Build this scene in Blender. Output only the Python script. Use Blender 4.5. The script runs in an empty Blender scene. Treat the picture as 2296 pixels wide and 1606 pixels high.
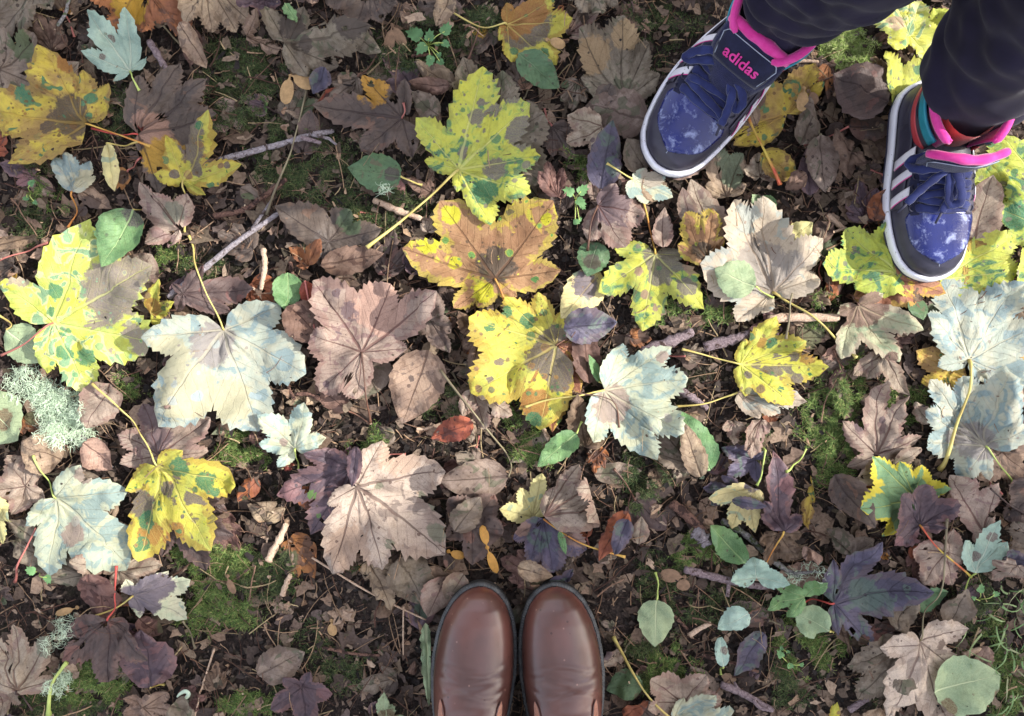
import bpy, bmesh, math, random
import numpy as np
from mathutils import Vector, Matrix, noise as mnoise
random.seed(7)
RNG = np.random.default_rng(11)
PI = math.pi
scene = bpy.context.scene
COL = scene.collection

# ------------------------------------------------------------------ camera, sky, sun, exposure
CAM_H = 1.25
FRAME_W = 1.286                      # metres of ground across the picture
PX = FRAME_W / 2296.0                # metres per picture unit on the ground
cam_d = bpy.data.cameras.new('camera')
cam = bpy.data.objects.new('camera', cam_d)
COL.objects.link(cam)
cam.location = (0, 0, CAM_H)
cam.rotation_euler = (0, 0, 0)
cam_d.sensor_width = 36.0
cam_d.lens = 36.0 * CAM_H / FRAME_W
cam_d.clip_start = 0.01
cam_d.clip_end = 200.0
scene.camera = cam

SUN_EL = math.radians(36.0)
SUN_AZ = math.radians(7.0)           # measured from +x towards +y
TO_SUN = Vector((math.cos(SUN_EL)*math.cos(SUN_AZ), math.cos(SUN_EL)*math.sin(SUN_AZ), math.sin(SUN_EL)))
world = bpy.data.worlds.new('World')
scene.world = world
world.use_nodes = True
wn = world.node_tree.nodes
wl = world.node_tree.links
bg = wn['Background']
sky = wn.new('ShaderNodeTexSky')
sky.sky_type = 'NISHITA'
sky.sun_disc = False
sky.sun_elevation = SUN_EL
sky.sun_rotation = math.radians(90.0) - SUN_AZ
sky.air_density = 1.0
sky.dust_density = 2.5
sky.ozone_density = 1.0
veil = wn.new('ShaderNodeMix'); veil.data_type = 'RGBA'       # a thin even veil of high cloud over the blue
veil.inputs[0].default_value = 0.45
wl.new(sky.outputs[0], veil.inputs[6]); veil.inputs[7].default_value = (5.5, 5.15, 5.2, 1.0)
wl.new(veil.outputs[2], bg.inputs[0])
bg.inputs[1].default_value = 0.15
sun_d = bpy.data.lights.new('sun', 'SUN')
sun_d.energy = 2.7
sun_d.angle = math.radians(0.75)
sun_d.color = (1.0, 0.955, 0.89)
sun = bpy.data.objects.new('sun', sun_d)
COL.objects.link(sun)
sun.rotation_euler = TO_SUN.to_track_quat('Z', 'Y').to_euler()
scene.view_settings.view_transform = 'Standard'
scene.view_settings.look = 'None'
scene.view_settings.gamma = 1.0
scene.view_settings.use_curve_mapping = False
scene.view_settings.exposure = 1.30
scene.cycles.max_bounces = 6

# ------------------------------------------------------------------ helpers
def P(px, py, z=0.02):
    f = 1.0 - z / CAM_H
    return ((px - 1148.0) * PX * f, (803.0 - py) * PX * f)

def srgb(r, g, b, k=1.0):
    def f(c):
        c = c / 255.0
        return (c / 12.92 if c <= 0.04045 else ((c + 0.055) / 1.055) ** 2.4) * k
    return (min(f(r), 1), min(f(g), 1), min(f(b), 1), 1.0)

def tag(o, label=None, cat=None, group=None, kind=None):
    if label: o['label'] = label
    if cat: o['category'] = cat
    if group: o['group'] = group
    if kind: o['kind'] = kind
    return o

def empty(name, loc, rz=0.0):
    o = bpy.data.objects.new(name, None)
    o.location = loc
    o.rotation_euler = (0, 0, rz)
    o.empty_display_size = 0.02
    COL.objects.link(o)
    return o

def mesh_obj(name, verts, faces, mat=None, parent=None, smooth=True, loc=None, mats=None, midx=None):
    me = bpy.data.meshes.new(name)
    me.from_pydata([tuple(map(float, v)) for v in verts], [], [tuple(map(int, f)) for f in faces])
    if mats:
        for m in mats: me.materials.append(m)
        if midx is not None: me.polygons.foreach_set('material_index', list(map(int, midx)))
    elif mat: me.materials.append(mat)
    if smooth: me.polygons.foreach_set('use_smooth', [True] * len(me.polygons))
    me.update()
    o = bpy.data.objects.new(name, me)
    COL.objects.link(o)
    if parent: o.parent = parent
    if loc is not None: o.location = loc
    return o

def big_mesh(name, V, F, mat, color=None, smooth=False):
    """V (n,3) array, F (m,k) array of equal sized faces, color (n,4)"""
    me = bpy.data.meshes.new(name)
    n, m, k = len(V), len(F), F.shape[1]
    me.vertices.add(n); me.vertices.foreach_set('co', np.asarray(V, dtype=np.float32).ravel())
    me.loops.add(m * k); me.loops.foreach_set('vertex_index', F.astype(np.int32).ravel())
    me.polygons.add(m)
    me.polygons.foreach_set('loop_start', np.arange(0, m * k, k, dtype=np.int32))
    me.polygons.foreach_set('use_smooth', np.full(m, smooth))
    me.update(calc_edges=True)
    if color is not None:
        a = me.color_attributes.new('tint', 'FLOAT_COLOR', 'POINT')
        a.data.foreach_set('color', np.asarray(color, dtype=np.float32).ravel())
    me.materials.append(mat)
    o = bpy.data.objects.new(name, me)
    COL.objects.link(o)
    return o

class NB:
    """small node builder"""
    def __init__(s, name):
        s.m = bpy.data.materials.new(name); s.m.use_nodes = True
        s.t = s.m.node_tree; s.b = s.t.nodes['Principled BSDF']
    def n(s, typ, **kw):
        nd = s.t.nodes.new(typ)
        for k, v in kw.items():
            if hasattr(nd, k): setattr(nd, k, v)
        return nd
    def put(s, sock, v):
        if isinstance(v, bpy.types.NodeSocket): s.t.links.new(v, sock)
        elif v is not None: sock.default_value = v
    def math(s, op, a, b=None, c=None, clamp=False):
        nd = s.n('ShaderNodeMath', operation=op, use_clamp=clamp)
        s.put(nd.inputs[0], a); s.put(nd.inputs[1], b); s.put(nd.inputs[2], c)
        return nd.outputs[0]
    def mix(s, f, a, b, blend='MIX'):
        nd = s.n('ShaderNodeMix', data_type='RGBA', blend_type=blend)
        s.put(nd.inputs[0], f); s.put(nd.inputs[6], a); s.put(nd.inputs[7], b)
        return nd.outputs[2]
    def ramp(s, v, lo, hi, a=0.0, b=1.0):
        nd = s.n('ShaderNodeMapRange', interpolation_type='SMOOTHSTEP')
        s.put(nd.inputs[0], v); s.put(nd.inputs[1], lo); s.put(nd.inputs[2], hi)
        s.put(nd.inputs[3], a); s.put(nd.inputs[4], b)
        return nd.outputs[0]
    def noise(s, vec, scale, detail=3.0, rough=0.55, dist=0.0):
        nd = s.n('ShaderNodeTexNoise')
        s.put(nd.inputs['Vector'], vec); nd.inputs['Scale'].default_value = scale
        nd.inputs['Detail'].default_value = detail; nd.inputs['Roughness'].default_value = rough
        nd.inputs['Distortion'].default_value = dist
        return nd.outputs[0]
    def voro(s, vec, scale, feature='F1', rnd=1.0):
        nd = s.n('ShaderNodeTexVoronoi', feature=feature)
        s.put(nd.inputs['Vector'], vec); nd.inputs['Scale'].default_value = scale
        nd.inputs['Randomness'].default_value = rnd
        return nd
    def seeded(s):
        tc = s.n('ShaderNodeTexCoord'); oi = s.n('ShaderNodeObjectInfo')
        k = s.math('MULTIPLY', oi.outputs['Random'], 37.0)
        va = s.n('ShaderNodeVectorMath', operation='ADD')
        s.put(va.inputs[0], tc.outputs['Object'])
        cx = s.n('ShaderNodeCombineXYZ'); s.put(cx.inputs[0], k); s.put(cx.inputs[1], s.math('MULTIPLY', oi.outputs['Random'], 91.0))
        s.put(va.inputs[1], cx.outputs[0])
        return va.outputs[0], oi.outputs['Random']
    def bump(s, h, strength, dist=0.001):
        nd = s.n('ShaderNodeBump'); nd.inputs['Strength'].default_value = strength
        nd.inputs['Distance'].default_value = dist; s.put(nd.inputs['Height'], h)
        s.put(s.b.inputs['Normal'], nd.outputs[0]); return nd
    def end(s, color=None, rough=0.6, spec=0.4):
        if color is not None: s.put(s.b.inputs['Base Color'], color)
        s.put(s.b.inputs['Roughness'], rough)
        s.b.inputs['Specular IOR Level'].default_value = spec
        return s.m

def simple_mat(name, col, rough=0.7, var=0.25, scale=120.0, bump=0.3, dist=0.001, spec=0.35, col2=None, sheen=0.0):
    b = NB(name); v, r = b.seeded()
    n = b.noise(v, scale, 5.0, 0.6)
    c2 = col2 or tuple(x * (1 - var) for x in col[:3]) + (1,)
    c = b.mix(b.ramp(n, 0.3, 0.7), c2, col)
    f = b.noise(v, scale * 7, 2.0)
    c = b.mix(b.math('MULTIPLY', f, 0.35), c, (0.0, 0.0, 0.0, 1))
    if bump: b.bump(f, bump, dist)
    if sheen: b.b.inputs['Sheen Weight'].default_value = sheen
    return b.end(c, rough, spec)

def tube(path, radii, sides=7, cap=True, knob=0.0, seed=0):
    rg = random.Random(seed)
    path = [Vector(p) for p in path]
    n = len(path); V = []; F = []
    up = Vector((0, 0, 1))
    for i, p in enumerate(path):
        d = (path[min(i + 1, n - 1)] - path[max(i - 1, 0)]).normalized()
        a = d.cross(up)
        if a.length < 0.05: a = d.cross(Vector((0, 1, 0)))
        a.normalize(); b2 = a.cross(d).normalized()
        for k in range(sides):
            th = 2 * PI * k / sides
            r = radii[i] * (1 + knob * (rg.random() - 0.5))
            V.append(p + a * (math.cos(th) * r) + b2 * (math.sin(th) * r))
    for i in range(n - 1):
        for k in range(sides):
            k2 = (k + 1) % sides
            F.append((i * sides + k, i * sides + k2, (i + 1) * sides + k2, (i + 1) * sides + k))
    if cap:
        F.append(tuple(range(sides - 1, -1, -1))); F.append(tuple((n - 1) * sides + k for k in range(sides)))
    return V, F

# ------------------------------------------------------------------ height field of everything lying on the ground
GX0, GX1, GY0, GY1, GR = -1.15, 1.15, -0.85, 0.85, 0.003
NX = int((GX1 - GX0) / GR) + 1; NY = int((GY1 - GY0) / GR) + 1
gx, gy = np.meshgrid(np.linspace(GX0, GX1, NX), np.linspace(GY0, GY1, NY))
def waves(x, y, rg, n, lmin, lmax):
    o = np.zeros_like(x, dtype=float)
    for _ in range(n):
        L = rg.uniform(lmin, lmax); a = rg.uniform(0, 2 * PI); ph = rg.uniform(0, 2 * PI)
        o += np.sin((x * math.cos(a) + y * math.sin(a)) * 2 * PI / L + ph)
    return o / math.sqrt(n)
_rg = random.Random(3)
_gw = [(_rg.uniform(0.05, 0.4), _rg.uniform(0, 2*PI), _rg.uniform(0, 2*PI)) for _ in range(14)]
def ground_z(x, y):
    o = 0.0
    for L, a, ph in _gw:
        o = o + np.sin((x * math.cos(a) + y * math.sin(a)) * 2 * PI / L + ph) * L * 0.006
    return o
H = ground_z(gx, gy)
def sample(arr, x, y):
    fx = np.clip((np.asarray(x) - GX0) / GR, 0, NX - 1.001); fy = np.clip((np.asarray(y) - GY0) / GR, 0, NY - 1.001)
    ix = fx.astype(int); iy = fy.astype(int); tx = fx - ix; ty = fy - iy
    return (arr[iy, ix]*(1-tx)*(1-ty) + arr[iy, ix+1]*tx*(1-ty) + arr[iy+1, ix]*(1-tx)*ty + arr[iy+1, ix+1]*tx*ty)
def boxblur(a, r):
    for ax in (0, 1):
        p = np.pad(a, [(r + 1, r) if i == ax else (0, 0) for i in (0, 1)], mode='edge')
        c = np.cumsum(p, axis=ax)
        n = 2 * r + 1
        a = (c[n:, :] - c[:-n, :]) / n if ax == 0 else (c[:, n:] - c[:, :-n]) / n
    return a
def maxf(a, r):
    o = a.copy()
    for s in range(1, r + 1):
        o[s:, :] = np.maximum(o[s:, :], a[:-s, :]); o[:-s, :] = np.maximum(o[:-s, :], a[s:, :])
    a = o; o = a.copy()
    for s in range(1, r + 1):
        o[:, s:] = np.maximum(o[:, s:], a[:, :-s]); o[:, :-s] = np.maximum(o[:, :-s], a[:, s:])
    return o
# places where a shoe presses the litter down: (x0,y0,x1,y1,half width)
SHOES = []
SHOE_Z = 0.020
def cap_z(x, y):
    c = np.full(np.shape(x), 9.0)
    for (x0, y0, x1, y1, hw) in SHOES:
        dx, dy = x1 - x0, y1 - y0; L2 = dx*dx + dy*dy
        t = np.clip(((x - x0)*dx + (y - y0)*dy) / L2, 0, 1)
        d = np.hypot(x - x0 - t*dx, y - y0 - t*dy)
        c = np.minimum(c, SHOE_Z - 0.001 + np.clip(d - hw, 0, 1) * 0.9)
    return c
# ------------------------------------------------------------------ leaf materials
def leaf_mat(name, base, base2, vein, veinamt=0.5, blotch=None, bt=0.6, bs=45.0, halo=None,
             p=((90,80,75),(120,85,60),(70,110,70)), spot=(80,60,50), spota=0.3, rim=None, rimamt=0.0,
             rough=0.62, k=0.92, mott=0.5, bumpk=0.8, hue=0.03, spec=0.35, spots=150.0, big=None):
    b = NB('leaf_' + name)
    v, rnd = b.seeded()
    S = lambda c: srgb(*c, k)
    at = b.n('ShaderNodeAttribute', attribute_name='patch')
    sep = b.n('ShaderNodeSeparateColor'); b.put(sep.inputs[0], at.outputs['Color'])
    uv = b.n('ShaderNodeUVMap', uv_map='vein')
    su = b.n('ShaderNodeSeparateXYZ'); b.put(su.inputs[0], uv.outputs[0])
    n1 = b.noise(v, 30.0, 4.0, 0.6, 0.6)
    u = b.math('ABSOLUTE', b.math('ADD', su.outputs[0], b.math('MULTIPLY', b.math('SUBTRACT', n1, 0.5), 0.035))); w = su.outputs[1]; n2 = b.noise(v, 120.0, 4.0, 0.65); n3 = b.noise(v, 600.0, 2.0)
    c = b.mix(b.ramp(n1, 0.36, 0.64), S(base), S(base2))
    # fine mottling
    dk = b.math('MULTIPLY', b.ramp(n2, 0.45, 0.75), mott)
    c = b.mix(dk, c, b.mix(1.0, c, (0.55, 0.5, 0.45, 1), 'MULTIPLY'))
    if blotch:
        nb = b.noise(v, bs, 2.5, 0.5, 1.2)
        if halo: c = b.mix(b.ramp(nb, bt - 0.055, bt - 0.035), c, S(halo))
        c = b.mix(b.ramp(nb, bt - 0.012, bt + 0.03), c, b.mix(n2, S(blotch), tuple(x*0.75 for x in S(blotch)[:3])+(1,)))
    if rim:
        rm = b.math('ADD', at.outputs['Alpha'], b.math('MULTIPLY', b.math('SUBTRACT', n1, 0.5), 1.6))
        c = b.mix(b.math('MULTIPLY', b.ramp(rm, 0.62, 0.74), rimamt), c, S(rim))
    wob = b.math('ADD', b.math('MULTIPLY', b.math('SUBTRACT', n2, 0.5), 0.5), b.math('MULTIPLY', b.math('SUBTRACT', n1, 0.5), 0.35))
    for i in range(3):
        pv = b.math('ADD', sep.outputs[i], b.math('MULTIPLY', wob, b.ramp(sep.outputs[i], 0.0, 0.3)))
        f = b.ramp(pv, 0.455, 0.56)
        pc = b.mix(n2, S(p[i]), tuple(x * 0.72 for x in S(p[i])[:3]) + (1,))
        c = b.mix(b.math('MULTIPLY', f, 0.93), c, pc)
    # tar spots: larger rounded marks with a paler halo, green or grey
    if big:
        dv = b.n('ShaderNodeVectorMath', operation='ADD'); b.put(dv.inputs[0], v)
        cz = b.n('ShaderNodeCombineXYZ'); k0 = b.math('MULTIPLY', b.math('SUBTRACT', n2, 0.5), 0.006); b.put(cz.inputs[0], k0); b.put(cz.inputs[1], b.math('MULTIPLY', b.math('SUBTRACT', n1, 0.5), 0.006)); b.put(dv.inputs[1], cz.outputs[0])
        for (sc, dens, smx, ca, cb, cc) in big:
            vo = b.voro(dv.outputs[0], sc); sv = b.n('ShaderNodeSeparateColor'); b.put(sv.inputs[0], vo.outputs['Color'])
            on = b.ramp(sv.outputs[0], 1 - dens, 1 - dens + 0.02)
            size = b.math('ADD', 0.06, b.math('MULTIPLY', b.math('POWER', sv.outputs[1], 1.6), smx))
            dd = vo.outputs['Distance']
            if cc: c = b.mix(b.math('MULTIPLY', b.math('MULTIPLY', b.ramp(dd, b.math('ADD', size, 0.03), b.math('ADD', size, 0.10), 1.0, 0.0), on), 0.7), c, S(cc))
            col = b.mix(b.ramp(sv.outputs[2], 0.48, 0.52), S(ca), S(cb))
            c = b.mix(b.math('MULTIPLY', b.math('MULTIPLY', b.ramp(dd, size, b.math('ADD', size, 0.07), 1.0, 0.0), on), 0.85), c, col)
    # round spots
    if spota > 0:
        vo = b.voro(v, spots)
        sv = b.n('ShaderNodeSeparateColor'); b.put(sv.inputs[0], vo.outputs['Color'])
        on = b.ramp(sv.outputs[0], 1 - spota, 1 - spota + 0.02)
        size = b.math('MULTIPLY', b.math('POWER', sv.outputs[1], 2.0), 0.32)
        m = b.ramp(vo.outputs['Distance'], size, b.math('ADD', size, 0.10), 1.0, 0.0)
        c = b.mix(b.math('MULTIPLY', b.math('MULTIPLY', m, on), 0.85), c, S(spot))
    # veins
    wid = b.math('MULTIPLY', b.math('SUBTRACT', 1.12, w), 0.0135)
    mv = b.ramp(u, b.math('MULTIPLY', wid, 0.6), b.math('MULTIPLY', wid, 1.7), 1.0, 0.0)
    q = b.math('SUBTRACT', b.math('MULTIPLY', w, 8.5), b.math('MULTIPLY', u, 9.5))
    qf = b.math('ABSOLUTE', b.math('SUBTRACT', b.math('FRACT', b.math('ADD', q, b.math('MULTIPLY', b.math('SUBTRACT', n1, 0.5), 0.7))), 0.5))
    sv2 = b.math('MULTIPLY', b.ramp(qf, 0.0, 0.06, 1.0, 0.0), b.math('MULTIPLY', b.ramp(u, 0.22, 0.45, 1.0, 0.2), b.ramp(n2, 0.35, 0.6, 0.35, 1.0)))
    net = b.voro(v, 330.0, 'DISTANCE_TO_EDGE')
    nv = b.math('MULTIPLY', b.ramp(net.outputs['Distance'], 0.0, 0.10, 1.0, 0.0), 0.30)
    veins = b.math('MAXIMUM', mv, b.math('MAXIMUM', b.math('MULTIPLY', sv2, 0.62), nv))
    c = b.mix(b.math('MULTIPLY', veins, veinamt), c, S(vein))
    hs = b.n('ShaderNodeHueSaturation')
    b.put(hs.inputs['Hue'], b.math('ADD', 0.5 - hue / 2, b.math('MULTIPLY', rnd, hue)))
    b.put(hs.inputs['Value'], b.math('ADD', 0.86, b.math('MULTIPLY', b.math('FRACT', b.math('MULTIPLY', rnd, 17.3)), 0.26)))
    b.put(hs.inputs['Color'], c)
    hgt = b.math('ADD', b.math('MULTIPLY', b.math('MAXIMUM', mv, b.math('MULTIPLY', sv2, 0.55)), -1.1), b.math('ADD', b.math('MULTIPLY', n2, 1.3), b.math('MULTIPLY', b.math('ADD', n3, nv), 0.35)))
    b.bump(hgt, bumpk, 0.0012)
    r = b.math('ADD', rough - 0.12, b.math('MULTIPLY', n2, 0.3))
    m = b.end(hs.outputs[0], r, spec)
    # light through the thin blade
    out = b.t.nodes['Material Output']
    tr = b.n('ShaderNodeBsdfTranslucent'); b.put(tr.inputs[0], hs.outputs[0])
    mx = b.n('ShaderNodeMixShader'); mx.inputs[0].default_value = 0.14
    b.put(mx.inputs[1], b.b.outputs[0]); b.put(mx.inputs[2], tr.outputs[0])
    b.t.links.new(mx.outputs[0], out.inputs[0])
    return m

GREYP = (118,106,104)
MATS = {
 'yellow': leaf_mat('yellow', k=0.86, big=[(62, 0.50, 0.30, (66,122,84), (126,104,84), (196,150,56)), (120, 0.45, 0.26, (120,96,72), (74,120,80), None)], base=(216,208,84), base2=(190,196,92), vein=(240,226,130), veinamt=0.45, blotch=(72,128,78), bt=0.68, bs=42, halo=(200,200,70),
        p=(GREYP,(176,128,66),(66,128,92)), spot=(120,98,70), spota=0.40, rim=(168,120,52), rimamt=0.5),
 'yellowbrown': leaf_mat('yellowbrown', big=[(75, 0.5, 0.30, (80,130,96), (120,86,60), None), (150, 0.5, 0.30, (110,80,56), (150,104,60), None)], base=(206,182,78), base2=(166,134,84), vein=(200,160,80), veinamt=0.4, blotch=(86,132,92), bt=0.64, bs=45,
        p=((96,82,74),(160,104,60),(70,130,96)), spot=(104,78,52), spota=0.55, rim=(120,90,60), rimamt=0.5, spots=190),
 'yellowgreen': leaf_mat('yellowgreen', big=[(58, 0.50, 0.32, (78,130,92), (134,124,116), (166,190,84)), (110, 0.40, 0.30, (122,116,104), (84,128,84), None)], base=(204,208,84), base2=(184,196,92), vein=(222,224,140), veinamt=0.5, blotch=(92,138,100), bt=0.60, bs=44, halo=(160,184,88),
        p=((128,118,112),(170,140,120),(70,132,96)), spot=(116,112,100), spota=0.30, rim=(150,140,80), rimamt=0.25),
 'lime': leaf_mat('lime', big=[(62, 0.30, 0.28, (92,150,110), (166,158,146), (226,228,150)), (130, 0.25, 0.28, (160,152,140), (150,186,150), None)], base=(216,216,92), base2=(198,210,112), vein=(232,232,140), veinamt=0.45, blotch=(150,186,142), bt=0.585, bs=38, halo=(226,226,150),
        p=((164,146,138),(205,178,150),(92,148,104)), spot=(150,150,140), spota=0.25),
 'orangebrown': leaf_mat('orangebrown', big=[(60, 0.34, 0.26, (92,150,84), (104,92,80), (216,206,70)), (120, 0.3, 0.26, (110,84,66), (210,200,70), None)], base=(180,136,102), base2=(160,114,86), vein=(112,74,54), veinamt=0.6, blotch=(206,196,78), bt=0.665, bs=44, halo=(196,158,80),
        p=((92,80,70),(216,206,50),(84,140,70)), spot=(92,72,56), spota=0.35, rim=(206,190,70), rimamt=0.45),
 'pale': leaf_mat('pale', big=[(48, 0.34, 0.30, (186,206,204), (196,190,178), None)], base=(216,217,182), base2=(206,216,190), vein=(228,222,186), veinamt=0.4, blotch=(172,196,188), bt=0.535, bs=40, halo=(196,206,184),
        p=((182,160,148),(204,190,170),(180,205,190)), spot=(172,170,160), spota=0.18, mott=0.25, hue=0.015, k=0.74),
 'paleblue': leaf_mat('paleblue', big=[(45, 0.36, 0.32, (182,204,208), (186,196,192), None), (130, 0.14, 0.22, (170,160,150), (190,184,176), None)], base=(198,210,194), base2=(214,214,190), vein=(222,214,184), veinamt=0.5, blotch=(168,192,192), bt=0.53, bs=40, halo=(190,200,186),
        p=((180,172,168),(228,222,184),(176,206,210)), spot=(165,165,160), spota=0.12, mott=0.25, hue=0.01, k=0.74),
 'palegreen': leaf_mat('palegreen', (208,202,168), (192,204,166), (190,170,140), 0.5, blotch=(180,196,160), bt=0.58, bs=34, p=((146,114,102),(206,176,160),(150,186,150)), spot=(150,130,115), spota=0.2, mott=0.35, hue=0.01, k=0.85, rim=(198,170,152), rimamt=0.6),
 'greenyellow': leaf_mat('greenyellow', (136,172,126), (112,154,114), (200,206,110), 0.6, rim=(226,206,66), rimamt=0.95, p=((118,100,96),(222,204,64),(90,140,90)), spot=(100,110,70), spota=0.15, mott=0.3, hue=0.01, k=0.9),
 'paletan': leaf_mat('paletan', (212,194,174), (192,174,158), (104,82,74), 0.75, blotch=(170,154,140), bt=0.6, bs=40, p=((128,110,98),(206,180,156),(150,150,126)), spot=(110,90,80), spota=0.2, rim=(150,128,112), rimamt=0.4, mott=0.45, hue=0.01),
 'cream': leaf_mat('cream', (220,204,180), (210,192,172), (172,144,120), 0.5, blotch=(204,208,196), bt=0.58, bs=34,
        p=((186,176,166),(210,190,160),(190,210,200)), spot=(170,150,135), spota=0.18, mott=0.3, hue=0.015, k=0.74),
 'creamyellow': leaf_mat('creamyellow', (226,214,150), (212,200,146), (180,160,110), 0.45, blotch=(184,196,160), bt=0.6, bs=40,
        p=((120,110,122),(180,140,90),(96,150,92)), spot=(140,115,90), spota=0.25, mott=0.35),
 'mint': leaf_mat('mint', (174,200,182), (158,186,172), (214,226,204), 0.75, p=((132,118,108),(150,160,120),(120,160,120)),
        spot=(120,125,105), spota=0.15, mott=0.3, hue=0.02, k=1.0),
 'softgreen': leaf_mat('softgreen', (168,186,144), (146,168,132), (214,226,180), 0.8, p=((140,120,90),(150,160,120),(120,160,120)),
        spot=(120,115,85), spota=0.12, mott=0.3, hue=0.02, k=0.95),
 'green': leaf_mat('green', (122,162,104), (100,140,92), (180,208,146), 0.75, p=((92,82,84),(150,130,80),(70,110,60)),
        spot=(70,90,60), spota=0.2, mott=0.5, hue=0.02, k=0.85, rough=0.5, spec=0.5),
 'darkgreen': leaf_mat('darkgreen', (88,120,84), (104,134,92), (140,160,120), 0.4, blotch=(120,118,90), bt=0.6, bs=50,
        p=((92,82,74),(150,130,80),(70,110,60)), spot=(60,70,50), spota=0.3, mott=0.6, k=0.9, rough=0.5, spec=0.5),
 'tan': leaf_mat('tan', (186,160,136), (160,136,118), (94,70,58), 0.7, blotch=(142,122,108), bt=0.6, bs=46,
        p=((108,92,84),(206,160,130),(128,140,112)), spot=(100,80,70), spota=0.2, rim=(120,96,80), rimamt=0.5, mott=0.6, hue=0.04),
 'pinktan': leaf_mat('pinktan', (184,166,148), (160,144,128), (104,72,64), 0.75, blotch=(160,136,126), bt=0.6, bs=42,
        p=((128,110,110),(218,184,158),(140,140,120)), spot=(112,88,80), spota=0.18, rim=(150,118,104), rimamt=0.5, mott=0.5, hue=0.03),
 'greytan': leaf_mat('greytan', (150,136,120), (128,114,102), (80,66,58), 0.65, blotch=(112,110,90), bt=0.58, bs=40,
        p=((92,80,74),(180,146,116),(104,116,84)), spot=(70,58,52), spota=0.3, rim=(104,88,74), rimamt=0.5, mott=0.7, hue=0.04),
 'brown': leaf_mat('brown', (142,114,98), (118,96,84), (76,54,46), 0.7, blotch=(100,76,66), bt=0.58, bs=50,
        p=((92,74,70),(190,130,80),(110,110,80)), spot=(64,48,44), spota=0.3, rim=(96,72,60), rimamt=0.4, mott=0.6, hue=0.05),
 'rust': leaf_mat('rust', (176,112,72), (146,92,68), (100,64,48), 0.5, blotch=(120,84,70), bt=0.58, bs=50,
        p=((96,76,70),(206,160,60),(110,110,80)), spot=(70,48,40), spota=0.3, mott=0.6, hue=0.05),
 'darkbrown': leaf_mat('darkbrown', (104,88,80), (86,74,70), (66,50,50), 0.6, blotch=(128,96,84), bt=0.62, bs=36,
        p=((176,132,118),(206,150,60),(96,110,80)), spot=(60,46,46), spota=0.25, rim=(130,104,92), rimamt=0.35, mott=0.5, hue=0.04, rough=0.52, spec=0.45),
 'purple': leaf_mat('purple', (106,86,92), (86,72,82), (66,52,60), 0.6, blotch=(140,104,104), bt=0.6, bs=36,
        p=((104,140,70),(150,110,110),(90,110,90)), spot=(64,52,60), spota=0.25, rim=(150,112,104), rimamt=0.4, mott=0.5, hue=0.02, rough=0.5, spec=0.5),
 'slate': leaf_mat('slate', (96,90,112), (78,74,92), (62,56,70), 0.6, blotch=(98,112,108), bt=0.56, bs=36,
        p=((96,116,108),(150,120,110),(90,110,90)), spot=(56,50,60), spota=0.25, rim=(120,100,100), rimamt=0.4, mott=0.5, hue=0.02, rough=0.5, spec=0.5),
 'bicolor': leaf_mat('bicolor', (232,230,196), (216,226,190), (150,140,140), 0.4, blotch=(190,210,190), bt=0.6, bs=40,
        p=((124,112,128),(150,128,110),(180,200,160)), spot=(150,140,130), spota=0.15, mott=0.2),
}

# ------------------------------------------------------------------ leaf blade builder
def norm_ang(a):
    while a > PI: a -= 2 * PI
    while a <= -PI: a += 2 * PI
    return a

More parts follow.
